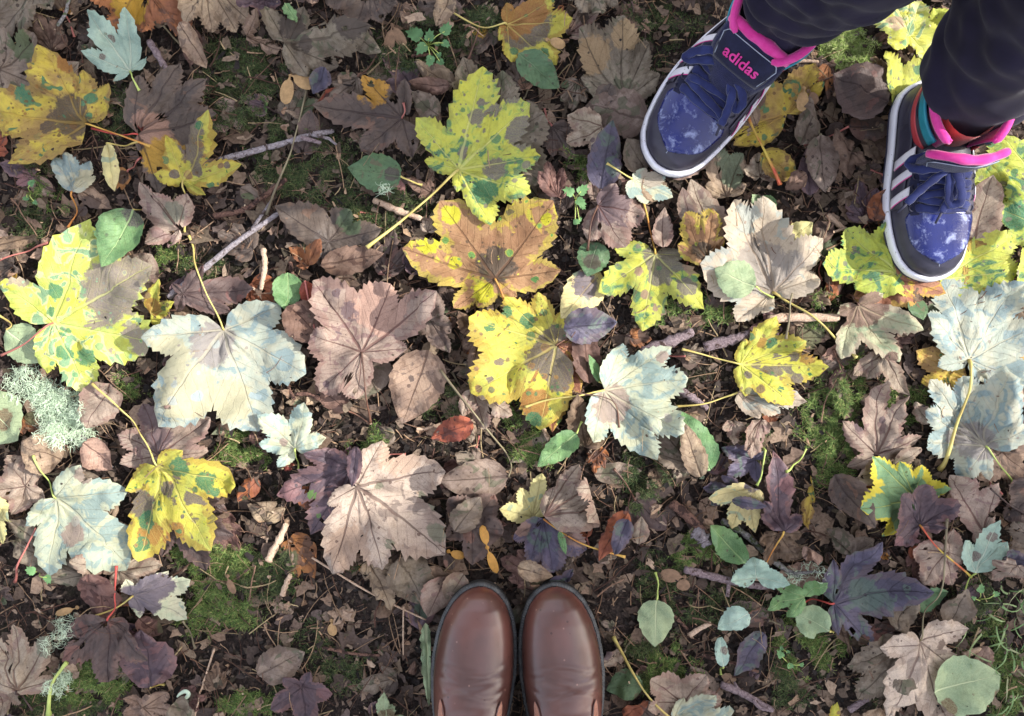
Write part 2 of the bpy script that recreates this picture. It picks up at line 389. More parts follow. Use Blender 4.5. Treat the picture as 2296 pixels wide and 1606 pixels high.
def blade(base, tips, rg, sinus=0.55, bulge=0.2, tooth=0.045, width=None, n=17, m=4, ragged=0.0):
    """returns verts2d, faces, per-face uvs, rim values, tcol; coordinates relative to base"""
    B = np.array([0.0, 0.0])
    T = [np.array(t) - np.array(base) for t in tips]
    V = []; keymap = {}; RIM = []; TC = []; F = []; UV = []
    def vid(p, rim, tc):
        k = (round(p[0] * 4e4), round(p[1] * 4e4))
        if k in keymap:
            return keymap[k]
        keymap[k] = len(V); V.append((p[0], p[1])); RIM.append(rim); TC.append(tc)
        return keymap[k]
    if len(T) == 1:
        lobes = [(T[0], None, None)]
    else:
        s = np.sum([t / (np.linalg.norm(t) + 1e-9) for t in T], axis=0)
        mean = math.atan2(s[1], s[0])
        T.sort(key=lambda t: norm_ang(math.atan2(t[1], t[0]) - mean))
        S = []
        for i in range(len(T) - 1):
            a0 = norm_ang(math.atan2(T[i][1], T[i][0]) - mean); a1 = norm_ang(math.atan2(T[i+1][1], T[i+1][0]) - mean)
            l0, l1 = np.linalg.norm(T[i]), np.linalg.norm(T[i+1])
            am = mean + (a0 * l1 + a1 * l0) / (l0 + l1) * 0.5 + (a0 + a1) * 0.25
            gap = abs(a1 - a0)
            rr = sinus * min(l0, l1, 1.35*min(l0,l1)) * (1.0 - 0.12 * (gap - 0.9)) * rg.uniform(0.92, 1.08)
            rr = max(min(rr * 1.0, 0.88 * min(l0, l1)), 0.25 * min(l0, l1))
            S.append(np.array([math.cos(am), math.sin(am)]) * rr)
        def endS(t, sgn):
            l = np.linalg.norm(t); a = math.atan2(t[1], t[0]) + sgn * rg.uniform(0.75, 1.0)
            return np.array([math.cos(a), math.sin(a)]) * l * 0.26
        lobes = []
        for i, t in enumerate(T):
            left = S[i-1] if i > 0 else endS(t, -1)
            right = S[i] if i < len(S) else endS(t, 1)
            lobes.append((t, left, right))
    for (t, sl, sr) in lobes:
        L = np.linalg.norm(t); d = t / L; nrm = np.array([-d[1], d[0]])
        for side in (-1, 1):
            s = sl if side < 0 else sr
            E = []
            n0 = 5 if s is not None else 0
            if s is not None:
                for i in range(n0 + 1):
                    E.append((s * (i / n0), 0.0))
                E = E[:-1]
                start = s
                ch = t - start
                out = np.array([ch[1], -ch[0]]) if side < 0 else np.array([-ch[1], ch[0]])
                # outward = away from the vein
                c1 = start + ch * rg.uniform(0.2, 0.4) + out * bulge * rg.uniform(0.7, 1.5)
                c2 = start + ch * rg.uniform(0.6, 0.74) + out * bulge * rg.uniform(0.6, 1.2)
            else:
                start = B
                w = width / 2
                c1 = start + d * L * rg.uniform(0.02, 0.10) + nrm * side * w * 1.42
                c2 = start + d * L * rg.uniform(0.60, 0.70) + nrm * side * w * 1.30
            nm = n - n0 if s is not None else n
            for i in range(nm + 1):
                q = i / nm
                p = start * (1-q)**3 + c1 * 3*q*(1-q)**2 + c2 * 3*q*q*(1-q) + t * q**3
                if 0 < i < nm:
                    amp = tooth * L * (1.0 if i % 2 else -0.35) * rg.uniform(0.5, 1.3) * math.sin(PI * min(q * 1.15 + 0.08, 1.0)) ** 0.5
                    o = nrm * side * 0.55 + d * 0.75
                    p = p + o * amp
                    if ragged and rg.random() < 0.3:
                        p = p - nrm * side * L * rg.uniform(0, ragged)
                E.append((p, 1.0))
            N = len(E) - 1
            ids = []
            for i in range(N + 1):
                q = (i / N) ** 0.9
                v0 = t * q
                e, r = E[i]
                row = []
                for j in range(m + 1):
                    tt = j / m
                    pt = v0 * (1 - tt) + e * tt
                    row.append((vid(pt, r * tt, tt), pt))
                ids.append(row)
            for i in range(N):
                for j in range(m):
                    q4 = [ids[i][j], ids[i+1][j], ids[i+1][j+1], ids[i][j+1]]
                    if side > 0: q4 = q4[::-1]
                    seen = []; pts = []
                    for a, pt in q4:
                        if a not in seen: seen.append(a); pts.append(pt)
                    if len(seen) < 3: continue
                    F.append(tuple(seen))
                    UV.append([(float(np.dot(pt, nrm)) / L, float(np.dot(pt, d)) / L) for pt in pts])
    return np.array(V), F, UV, np.array(RIM), np.array(TC)

def tri_area2(v, f):
    a = 0
    for i in range(len(f)):
        p, q = v[f[i]], v[f[(i+1) % len(f)]]
        a += p[0]*q[1] - p[1]*q[0]
    return a

USED_CAP = [0.048]
def make_leaf(name, pal, base, tips, label, seed, patches=(), width=None, sinus=0.55, bulge=0.2, tooth=0.04,
              petiole=None, petcol='straw', curl=0.004, crump=0.0022, roll=None, ragged=0.0, lift=0.0012,
              group=None, cup=0.0, n=17, m=4, world=False, cat='leaf', petr=0.0011):
    rg = random.Random(seed)
    if not world:
        mxp = (sum(t[0] for t in tips) / len(tips) + base[0]) / 2; myp = (sum(t[1] for t in tips) / len(tips) + base[1]) / 2
        zz = float(sample(H, *P(mxp, myp))) + 0.004
        base = P(*base, zz); tips = [P(*t, zz) for t in tips]
        patches = [(P(x, y, zz) + (r * PX, c)) for (x, y, r, c) in patches]
        if width: width = width * PX
    V2, F, UV, RIM, TC = blade(base, tips, rg, sinus, bulge, tooth, width, n, m, ragged)
    R = max(np.hypot(V2[:, 0], V2[:, 1]).max(), 1e-6)
    cen = V2.mean(axis=0)
    rc = np.hypot(V2[:, 0] - cen[0], V2[:, 1] - cen[1]) / R
    x, y = V2[:, 0].copy(), V2[:, 1].copy()
    z = curl * rc ** 2 * 1.6
    z += crump * (waves(x, y, rg, 5, R * 0.5, R * 1.5) * 0.8 + waves(x, y, rg, 5, R * 0.18, R * 0.45) * 0.35 + 0.8)
    z += np.sin(PI * TC) * 0.0011 * (0.6 + crump * 200)
    z += RIM * waves(x, y, rg, 4, R * 0.2, R * 0.5) * (0.0008 + curl * 0.22)
    z += cup * (rc ** 2)
    if roll:
        for (ang, q0, rad) in (roll if isinstance(roll[0], (tuple, list)) else [roll]):
            ca, sa = math.cos(ang), math.sin(ang)
            q = x * ca + y * sa
            lim = q0 * R
            over = np.clip(q - lim, 0, None)
            th = np.minimum(over / rad, 3.6)
            nq = np.where(over > 0, lim + rad * np.sin(th), q)
            z = z + np.where(over > 0, rad * (1 - np.cos(th)), 0)
            x = x + (nq - q) * ca; y = y + (nq - q) * sa
    wx, wy = x + base[0], y + base[1]
    # rest on what already lies there
    i0 = max(int((wx.min() - GX0) / GR) - 12, 0); i1 = min(int((wx.max() - GX0) / GR) + 12, NX)
    j0 = max(int((wy.min() - GY0) / GR) - 12, 0); j1 = min(int((wy.max() - GY0) / GR) + 12, NY)
    if i1 - i0 > 8 and j1 - j0 > 8:
        sub = H[j0:j1, i0:i1]
        mx = maxf(sub, 2)
        sm = boxblur(boxblur(maxf(sub, 2), 5), 4)
        surf = np.maximum(mx, sm * 0.7 + mx * 0.3)
        full = H.copy() if False else None
        tmp = np.full((NY, NX), 0.0) if False else None
        fx = np.clip((wx - GX0) / GR - i0, 0, sub.shape[1] - 1.001); fy = np.clip((wy - GY0) / GR - j0, 0, sub.shape[0] - 1.001)
        ix = fx.astype(int); iy = fy.astype(int); tx = fx - ix; ty = fy - iy
        bs = surf[iy, ix]*(1-tx)*(1-ty) + surf[iy, ix+1]*tx*(1-ty) + surf[iy+1, ix]*(1-tx)*ty + surf[iy+1, ix+1]*tx*ty
    else:
        bs = ground_z(wx, wy)
    z = z - min(0.0, z.min())
    z = bs + lift + z
    z = np.minimum(z, cap_z(wx, wy) + rg.uniform(0, 0.0006))
    # insect holes and rotted gaps
    rh = random.Random(seed * 3 + 1)
    nh = {0: 0}.get(0)
    if pal in ('brown', 'darkbrown', 'greytan', 'tan', 'pinktan', 'purple', 'rust', 'slate'): nh = rh.choice([0, 1, 2, 3, 4])
    if nh and len(tips) > 1:
        hol = []
        for _ in range(nh):
            k_ = rh.randrange(len(V2)); hol.append((V2[k_, 0] * 0.85, V2[k_, 1] * 0.85, R * rh.uniform(0.012, 0.055)))
        keep = []
        for q_, f in enumerate(F):
            cxy = V2[list(f)].mean(axis=0)
            if not any(math.hypot(cxy[0] - hx, cxy[1] - hy) < hr for hx, hy, hr in hol): keep.append(q_)
        F = [F[q_] for q_ in keep]; UV = [UV[q_] for q_ in keep]
    # record
    VV = np.stack([wx, wy, z], 1)
    fi = []; fz = []
    pts = [VV]
    for f in F:
        c = VV[list(f)]
        pts.append(c.mean(axis=0)[None])
        pts.append((c + c.mean(axis=0)) / 2)
    pts = np.concatenate(pts)
    ii = ((pts[:, 0] - GX0) / GR + 0.5).astype(int); jj = ((pts[:, 1] - GY0) / GR + 0.5).astype(int)
    ok = (ii >= 0) & (ii < NX) & (jj >= 0) & (jj < NY)
    np.maximum.at(H, (jj[ok], ii[ok]), np.minimum(pts[ok, 2], USED_CAP[0]))
    # mesh
    bi = int(np.argmin(np.hypot(V2[:, 0], V2[:, 1])))
    org = Vector((base[0], base[1], float(VV[bi, 2])))
    me = bpy.data.meshes.new(name)
    # keep normals up
    F2 = []; UV2 = []
    for f, uvq in zip(F, UV):
        if tri_area2(V2, f) < 0: f = f[::-1]; uvq = uvq[::-1]
        F2.append(f); UV2.append(uvq)
    me.from_pydata([(float(a - org.x), float(b_ - org.y), float(c - org.z)) for a, b_, c in VV], [], F2)
    uvl = me.uv_layers.new(name='vein')
    flat = [c for q in UV2 for p_ in q for c in p_]
    uvl.data.foreach_set('uv', flat)
    ca = me.color_attributes.new('patch', 'FLOAT_COLOR', 'POINT')
    pc = np.zeros((len(V2), 4), dtype=np.float32)
    V0 = V2 + np.array(base)
    for (px_, py_, r_, ch) in patches:
        d = np.hypot(V0[:, 0] - px_, V0[:, 1] - py_)
        pc[:, ch] = np.maximum(pc[:, ch], 1 - d / (2 * r_))
    pc = np.clip(pc, 0, 1); pc[:, 3] = RIM
    ca.data.foreach_set('color', pc.ravel())
    me.materials.append(MATS[pal])
    me.polygons.foreach_set('use_smooth', [True] * len(me.polygons))
    me.update()
    o = bpy.data.objects.new(name, me); o.location = org
    COL.objects.link(o)
    tag(o, label, cat, group)
    if petiole:
        pts = [tuple(base)] + [(q if world else P(*q, 0.025)) for q in petiole]
        add_petiole(o, org, pts, petcol, seed, petr)
    return o

def spline(pts, k=5):
    out = []
    n = len(pts)
    for i in range(n - 1):
        p0 = pts[max(i-1, 0)]; p1 = pts[i]; p2 = pts[i+1]; p3 = pts[min(i+2, n-1)]
        for j in range(k):
            t = j / k
            out.append(tuple(0.5 * ((2*p1[c]) + (-p0[c]+p2[c])*t + (2*p0[c]-5*p1[c]+4*p2[c]-p3[c])*t*t + (-p0[c]+3*p1[c]-3*p2[c]+p3[c])*t**3) for c in range(len(p1))))
    out.append(tuple(pts[-1]))
    return out

STEM = {}
def stem_mat(key):
    if key not in STEM:
        cs = {'straw': ((214,200,120),(188,168,98)), 'green': ((196,212,120),(170,190,100)), 'red': ((200,84,74),(170,70,66)), 'orange': ((206,136,70),(214,180,90)),
              'brown': ((120,86,70),(90,66,56)), 'grey': ((150,140,110),(120,110,88)), 'pink': ((196,120,110),(160,100,90)), 'dark': ((80,60,56),(64,50,46)),
              'redyellow': ((206,92,70),(220,196,90))}[key]
        b = NB('stem_' + key); v, r = b.seeded()
        c = b.mix(b.ramp(b.noise(v, 25.0, 2.0), 0.4, 0.6), srgb(*cs[0], 0.9), srgb(*cs[1], 0.9))
        n = b.noise(v, 500.0, 2.0); b.bump(n, 0.3, 0.0005)
        STEM[key] = b.end(c, 0.5, 0.4)
    return STEM[key]

def add_petiole(o, org, pts, col, seed, rad=0.0011):
    rg = random.Random(seed + 5)
    pts = [tuple(map(float, p)) for p in pts]
    if len(pts) == 2:
        a, b_ = pts; dx, dy = b_[0]-a[0], b_[1]-a[1]
        k = rg.uniform(-0.06, 0.06)
        pts = [a, ((a[0]+b_[0])/2 - dy*k, (a[1]+b_[1])/2 + dx*k), b_]
    sp = spline(pts, 7)
    n = len(sp)
    hz = [float(sample(HS, x, y)) if False else float(sample(H, x, y)) for x, y in sp]
    z = []
    cur = org.z
    for i in range(n):
        j0 = max(0, i - 2); j1 = min(n, i + 3)
        z.append(max(hz[j0:j1]) + rad * 1.1)
    z[0] = org.z + 0.0003
    for _ in range(3):
        z = [z[0]] + [max((z[i-1] + z[i] * 2 + z[i+1]) / 4, hz[i] + rad * 0.9 if i > 2 else z[i]) for i in range(1, n - 1)] + [z[-1]]
    path = [(sp[i][0] - org.x, sp[i][1] - org.y, z[i] - org.z) for i in range(n)]
    radii = [rad * (1.25 - 0.45 * math.sin(PI * min(i / (n - 1) * 1.2, 1)) + (0.7 * max(0, (i / (n - 1) - 0.9) * 10))) for i in range(n)]
    V, F = tube(path, radii, 6, True, 0.12, seed)
    p = mesh_obj('petiole', V, F, stem_mat(col), o)
    return p
# ------------------------------------------------------------------ ground
SHOES += [(0.200, 0.238, 0.330, 0.395, 0.048), (0.523, 0.118, 0.525, 0.325, 0.048),
          (-0.050, -0.335, -0.050, -0.52, 0.046), (0.062, -0.335, 0.062, -0.52, 0.046)]
def ground():
    xs = np.concatenate([-np.geomspace(60, 1.3, 22), np.linspace(-1.25, 1.25, 340), np.geomspace(1.3, 60, 22)])
    ys = np.concatenate([-np.geomspace(60, 1.0, 22), np.linspace(-0.95, 0.95, 260), np.geomspace(1.0, 60, 22)])
    X, Y = np.meshgrid(xs, ys)
    rg = random.Random(5)
    Z = ground_z(X, Y)
    fine = np.where((np.abs(X) < 1.26) & (np.abs(Y) < 0.96), 1.0, 0.3)
    Z = Z + (waves(X, Y, rg, 10, 0.012, 0.05) * 0.0012 + waves(X, Y, rg, 8, 0.05, 0.12) * 0.002) * fine - 0.0035
    ny, nx = X.shape
    V = np.stack([X.ravel(), Y.ravel(), Z.ravel()], 1)
    i = np.arange((ny-1)*(nx-1)); r = i // (nx-1); c = i % (nx-1)
    F = np.stack([r*nx+c, r*nx+c+1, (r+1)*nx+c+1, (r+1)*nx+c], 1)
    b = NB('forest_soil'); tc = b.n('ShaderNodeTexCoord'); v = tc.outputs['Object']
    n1 = b.noise(v, 14.0, 5.0, 0.6); n2 = b.noise(v, 160.0, 6.0, 0.7); n3 = b.voro(v, 260.0)
    col = b.mix(b.ramp(n2, 0.35, 0.7), (0.017, 0.013, 0.0115, 1), (0.070, 0.050, 0.042, 1))
    col = b.mix(b.ramp(n1, 0.52, 0.66, 0, 0.5), col, (0.030, 0.040, 0.012, 1))
    col = b.mix(b.math('MULTIPLY', b.ramp(n3.outputs['Distance'], 0.0, 0.3, 1, 0), 0.35), col, (0.10, 0.07, 0.055, 1))
    b.bump(b.math('ADD', n2, b.math('MULTIPLY', n3.outputs['Distance'], 0.6)), 1.0, 0.004)
    o = big_mesh('ground', V, F, b.end(col, 0.85, 0.25), smooth=True)
    tag(o, kind='structure')
ground()

def tint_mat(name, rough=0.8, bump=0.5, scale=300.0):
    b = NB(name)
    at = b.n('ShaderNodeAttribute', attribute_name='tint')
    tc = b.n('ShaderNodeTexCoord'); n = b.noise(tc.outputs['Object'], scale, 3.0)
    c = b.mix(b.math('MULTIPLY', b.ramp(n, 0.35, 0.7), 0.55), at.outputs['Color'], b.mix(1.0, at.outputs['Color'], (0.35, 0.3, 0.28, 1), 'MULTIPLY'))
    b.bump(n, bump, 0.001)
    return b.end(c, rough, 0.3)

def crumbs(name, n, smin, smax, cols, zoff, seed, areas=None, aspect=(0.3, 0.9), k=6):
    """broken flat fragments lying about: irregular bent six-sided flakes"""
    r = np.random.default_rng(seed)
    x = r.uniform(-0.86, 0.86, n); y = r.uniform(-0.62, 0.62, n)
    s = r.uniform(0, 1, n) ** 2.2 * (smax - smin) + smin
    a = r.uniform(0, 2*PI, n); asp = r.uniform(*aspect, n)
    tilt = r.normal(0, 0.35, n); tilt2 = r.normal(0, 0.3, n)
    bend = r.normal(0, 0.25, n)
    th = np.arange(k) / k * 2 * PI
    rad = r.uniform(0.4, 1.25, (n, k))
    lx = np.cos(th)[None] * rad * s[:, None]; ly = np.sin(th)[None] * rad * (s * asp)[:, None]
    lx = np.concatenate([np.zeros((n, 1)), lx], 1); ly = np.concatenate([np.zeros((n, 1)), ly], 1)
    lz = lx * np.tan(tilt)[:, None] * 0.6 + ly * np.tan(tilt2)[:, None] + np.abs(lx) * bend[:, None]
    ca, sa = np.cos(a)[:, None], np.sin(a)[:, None]
    wx = x[:, None] + lx * ca - ly * sa; wy = y[:, None] + lx * sa + ly * ca
    base = sample(H, x, y)
    wz = base[:, None] + zoff + np.abs(r.normal(0, 0.0015, n))[:, None] + lz
    wz = np.minimum(wz, base[:, None] + zoff + 0.0055)
    wz = np.minimum(wz, cap_z(wx, wy))
    V = np.stack([wx, wy, wz], 2).reshape(-1, 3)
    b0 = (np.arange(n) * (k + 1))[:, None]
    F = np.concatenate([np.stack([b0[:, 0], b0[:, 0] + 1 + i, b0[:, 0] + 1 + (i + 1) % k], 1) for i in range(k)])
    ci = r.integers(0, len(cols), n)
    C = np.array([srgb(*c, 0.9) for c in cols])[ci] * r.uniform(0.55, 1.25, (n, 1))
    C[:, 3] = 1
    C = np.repeat(C, k + 1, axis=0)
    return V, F, np.clip(C, 0, 1)

def straws(n, lmin, lmax, rad, cols, seed, zoff=0.002, curl=0.5, xr=0.86, yr=0.62, cen=None):
    r = np.random.default_rng(seed); k = 6
    if cen is None: x = r.uniform(-xr, xr, n); y = r.uniform(-yr, yr, n)
    else: x = r.normal(cen[0], cen[2], n); y = r.normal(cen[1], cen[3], n)
    L = r.uniform(0, 1, n) ** 1.8 * (lmax - lmin) + lmin
    a = r.uniform(0, 2*PI, n); kap = r.normal(0, curl, n)
    R = rad * r.uniform(0.5, 1.4, n)
    px = np.zeros((n, k)); py = np.zeros((n, k)); ang = np.zeros((n, k))
    for i in range(k):
        ang[:, i] = a + kap * (i / k)
        if i: px[:, i] = px[:, i-1] + np.cos(ang[:, i]) * L / (k-1); py[:, i] = py[:, i-1] + np.sin(ang[:, i]) * L / (k-1)
    px += (x - px.mean(1))[:, None]; py += (y - py.mean(1))[:, None]
    pz = sample(H, px, py); 
    fit = pz.mean(1)[:, None] * 0.6 + pz * 0.4
    pz = np.maximum(fit, pz) + zoff + R[:, None] + np.linspace(-1, 1, k)[None] * r.normal(0, 0.002, n)[:, None]
    pz = np.minimum(pz, cap_z(px, py))
    V = np.zeros((n, k, 4, 3))
    for j in range(4):
        t = j / 4 * 2 * PI
        taper = np.linspace(1.1, 0.7, k)[None]
        off = math.cos(t) * R[:, None] * taper; oz = math.sin(t) * R[:, None] * taper
        V[:, :, j, 0] = px - np.sin(ang) * off; V[:, :, j, 1] = py + np.cos(ang) * off; V[:, :, j, 2] = pz + oz
    V = V.reshape(-1, 3)
    b0 = np.arange(n) * k * 4; F = []
    for i in range(k - 1):
        for j in range(4):
            j2 = (j + 1) % 4
            F.append(np.stack([b0 + i*4 + j, b0 + i*4 + j2, b0 + (i+1)*4 + j2, b0 + (i+1)*4 + j], 1))
    F = np.concatenate(F)
    C = np.array([srgb(*c, 0.9) for c in cols])[r.integers(0, len(cols), n)] * r.uniform(0.6, 1.2, (n, 1)); C[:, 3] = 1
    return V, F, np.clip(np.repeat(C, k * 4, axis=0), 0, 1)

LIT = tint_mat('litter_fragments')
def lay(name, res, press=True):
    v = res[0]
    if press:
        ii = ((v[:, 0] - GX0) / GR + 0.5).astype(int); jj = ((v[:, 1] - GY0) / GR + 0.5).astype(int)
        ok = (ii > 0) & (ii < NX) & (jj > 0) & (jj < NY)
        np.maximum.at(H, (jj[ok], ii[ok]), v[ok, 2])
    return tag(big_mesh(name, res[0], res[1], LIT, res[2]), kind='stuff')
BR = [(64,56,50),(88,76,66),(110,96,82),(142,124,108),(72,62,56),(52,46,44),(126,110,96),(46,42,40),(60,52,48),(82,74,60)]
lay('leaf_crumbs', crumbs('c', 42000, 0.0012, 0.0095, BR, 0.001, 21, aspect=(0.14, 0.8)))
lay('torn_leaf_bits', crumbs('c5', 5200, 0.004, 0.019, [(142,120,102),(114,96,84),(94,80,72),(160,138,118),(80,68,62),(128,112,94),(104,90,84)], 0.002, 22, aspect=(0.35, 0.95), k=11))
lay('fine_twigs', straws(7500, 0.008, 0.05, 0.0006, [(120,92,76),(150,120,96),(90,66,56),(176,148,120),(70,52,46)], 23, 0.002, 0.7))

# ------------------------------------------------------------------ moss cushions
def moss(cx, cy, rx, ry, n, bright, seed, dark=False, ferny=False):
    r = np.random.default_rng(seed); c = P(cx, cy, 0.01)
    a = r.uniform(0, 2*PI, n); q = np.sqrt(r.uniform(0, 1, n))
    rgl = random.Random(seed)
    lob = 1 + 0.28*np.sin(a*3 + rgl.uniform(0, 6)) + 0.18*np.sin(a*5 + rgl.uniform(0, 6)) + r.normal(0, 0.12, n)
    x = c[0] + np.cos(a)*q*rx*PX*lob; y = c[1] + np.sin(a)*q*ry*PX*lob
    # clumps: drop tufts in gaps
    w = waves(x, y, rgl, 8, 0.012, 0.05) + waves(x, y, rgl, 5, 0.05, 0.1)*0.6
    keep = w > -0.75 + q*0.5
    x, y, q, w = x[keep], y[keep], q[keep], w[keep]; n = len(x)
    z0 = sample(H, x, y) - 0.002 + 0.004*(1-q*q) + 0.0015*w
    L = r.uniform(0.003, 0.0085, n); az = r.uniform(0, 2*PI, n); el = r.uniform(0.1, 1.2, n)
    wd = r.uniform(0.0003, 0.00065, n)
    k = 4; V = np.zeros((n, k*2, 3))
    px, py, pz = x.copy(), y.copy(), z0.copy(); e = el.copy(); az2 = az.copy()
    for i in range(k):
        t = i/(k-1); ww = wd*(1 - t*0.85)
        V[:, i*2, 0] = px - np.sin(az2)*ww; V[:, i*2, 1] = py + np.cos(az2)*ww; V[:, i*2, 2] = pz
        V[:, i*2+1, 0] = px + np.sin(az2)*ww; V[:, i*2+1, 1] = py - np.cos(az2)*ww; V[:, i*2+1, 2] = pz + ww*0.5
        px = px + np.cos(az2)*np.cos(e)*L/(k-1); py = py + np.sin(az2)*np.cos(e)*L/(k-1); pz = pz + np.sin(e)*L/(k-1)
        e = e - 0.35; az2 = az2 + r.normal(0, 0.25, n)
    V[:, :, 2] = np.minimum(V[:, :, 2], cap_z(V[:, :, 0], V[:, :, 1]))
    b0 = np.arange(n)*k*2
    F = np.concatenate([np.stack([b0+i*2, b0+i*2+1, b0+i*2+3, b0+i*2+2], 1) for i in range(k-1)])
    g = {2: [(170,200,104),(196,216,128),(140,170,88),(206,220,150)], 1: [(112,144,72),(138,166,90),(86,116,60),(156,164,98)], 0: [(74,96,54),(96,116,68),(60,74,46),(112,116,76)]}[bright]  # brightest set has the sunlight put into the blade colour
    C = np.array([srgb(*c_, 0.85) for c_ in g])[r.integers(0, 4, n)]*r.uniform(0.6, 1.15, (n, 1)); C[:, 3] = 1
    C = np.repeat(C, k*2, 0)
    return V.reshape(-1, 3), F, np.clip(C, 0, 1)
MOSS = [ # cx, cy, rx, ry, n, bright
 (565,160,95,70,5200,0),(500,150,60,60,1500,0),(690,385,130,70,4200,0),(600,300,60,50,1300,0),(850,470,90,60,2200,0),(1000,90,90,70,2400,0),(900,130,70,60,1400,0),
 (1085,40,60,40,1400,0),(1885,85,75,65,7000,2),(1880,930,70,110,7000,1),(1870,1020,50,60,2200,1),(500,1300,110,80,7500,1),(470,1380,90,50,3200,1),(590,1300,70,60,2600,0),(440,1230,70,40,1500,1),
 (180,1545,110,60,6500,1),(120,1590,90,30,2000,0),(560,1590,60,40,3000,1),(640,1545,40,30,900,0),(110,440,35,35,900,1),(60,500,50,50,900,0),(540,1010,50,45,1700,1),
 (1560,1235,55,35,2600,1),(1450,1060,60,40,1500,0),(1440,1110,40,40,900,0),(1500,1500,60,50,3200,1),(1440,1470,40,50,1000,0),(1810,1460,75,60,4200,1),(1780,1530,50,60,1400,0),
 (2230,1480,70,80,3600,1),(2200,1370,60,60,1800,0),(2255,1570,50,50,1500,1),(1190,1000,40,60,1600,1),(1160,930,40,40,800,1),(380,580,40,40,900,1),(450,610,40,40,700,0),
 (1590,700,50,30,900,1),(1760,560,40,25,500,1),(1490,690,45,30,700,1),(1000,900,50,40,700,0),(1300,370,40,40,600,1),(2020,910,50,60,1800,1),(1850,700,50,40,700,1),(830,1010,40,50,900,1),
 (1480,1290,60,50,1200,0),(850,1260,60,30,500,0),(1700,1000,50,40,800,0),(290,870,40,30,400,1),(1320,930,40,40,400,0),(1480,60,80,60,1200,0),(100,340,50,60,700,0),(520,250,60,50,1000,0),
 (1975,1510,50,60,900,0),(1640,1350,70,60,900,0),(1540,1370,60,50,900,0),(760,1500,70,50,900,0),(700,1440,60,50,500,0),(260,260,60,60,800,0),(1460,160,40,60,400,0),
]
# ------------------------------------------------------------------ the leaves, lowest first
AVOID = [(565,160,95),(690,380,110),(600,290,60),(990,100,80),(860,480,60),(1885,85,60),(1880,930,60),(500,1310,110),(170,1545,90),(560,1590,50),(1650,880,80),(1480,1320,80),(1560,1400,80),
         (1500,1490,60),(760,1450,110),(640,1400,70),(1800,1450,80),(2230,1480,70),(1480,1250,60),(1550,1240,50),(480,1370,70),(540,1010,40),(600,560,50),(1480,80,60),(560,1500,60),(1860,1540,60),(1750,1560,50),(1000,1420,40),(1190,950,40)]
LAND = [('the largest yellow-green leaf',1070,320),('the large pale blotchy leaf with a grey-brown heart',500,830),('the big lime leaf at the left edge',150,680),('the large cream leaf near the right sneaker',1720,580),
        ('the bright yellow leaf with dark green spots',1170,790),('the orange-brown leaf rimmed in yellow',1090,580),('the large pinkish brown leaf with dark veins',830,750),('the pale leaf with a grey base in the middle',1420,890),
        ('the big tan leaf above the brown boots',880,1130),('the left brown boot',1060,1450),('the right brown boot',1260,1450),('the sneaker with three white stripes showing',1520,250),('the muddy toed right sneaker',2080,540),
        ('the mint green star leaf at the top left',270,120),('the yellow spotted leaf at the left edge',110,240),('the dark purple slate leaf',1950,1310),('the large dry tan leaf at the bottom right',2060,1480),
        ('the whitish leaf with the thick cream stalk',2180,760),('the lower whitish leaf with dark veins',2170,950),('the pale green lichen tuft',120,900),('the golden yellow leaf with grey spots',1740,830),
        ('the dark purple brown leaf with a red stalk',250,1440),('the cream green leaf at the lower left',190,1150),('the yellow leaf with green and grey stains',400,1120),('the three lobed green seedling',960,90),
        ('the dark brown leaf under the upper twig',830,250),('the greyish crumpled leaf beside the left sneaker',1380,150),('the big grey-brown leaf at the top',700,100),('the dark brown leaf half in sun',390,200)]
SAID = set()
def where(px, py, what):
    best = sorted(LAND, key=lambda l: math.hypot(l[1]-px, l[2]-py))
    dirs = ['right of', 'above and right of', 'above', 'above and left of', 'left of', 'below and left of', 'below', 'below and right of']
    for pre in ('just ', 'a little way '):
        for l in best[:7]:
            d = math.hypot(l[1]-px, l[2]-py)
            a = math.atan2(l[2]-py, px-l[1])
            w = dirs[int(round(a / (PI/4))) % 8]
            s = f"{what} {'near the middle of and ' if False else ''}{w} {l[0]}"
            if len(s.split()) <= 16 and s not in SAID:
                SAID.add(s); return s
    s = what + ' among the brown litter'
    return s
ADJ = {'brown': 'brown', 'darkbrown': 'dark brown', 'greytan': 'grey-brown', 'tan': 'tan', 'pinktan': 'pinkish tan', 'rust': 'rusty', 'purple': 'purplish', 'slate': 'slate dark'}

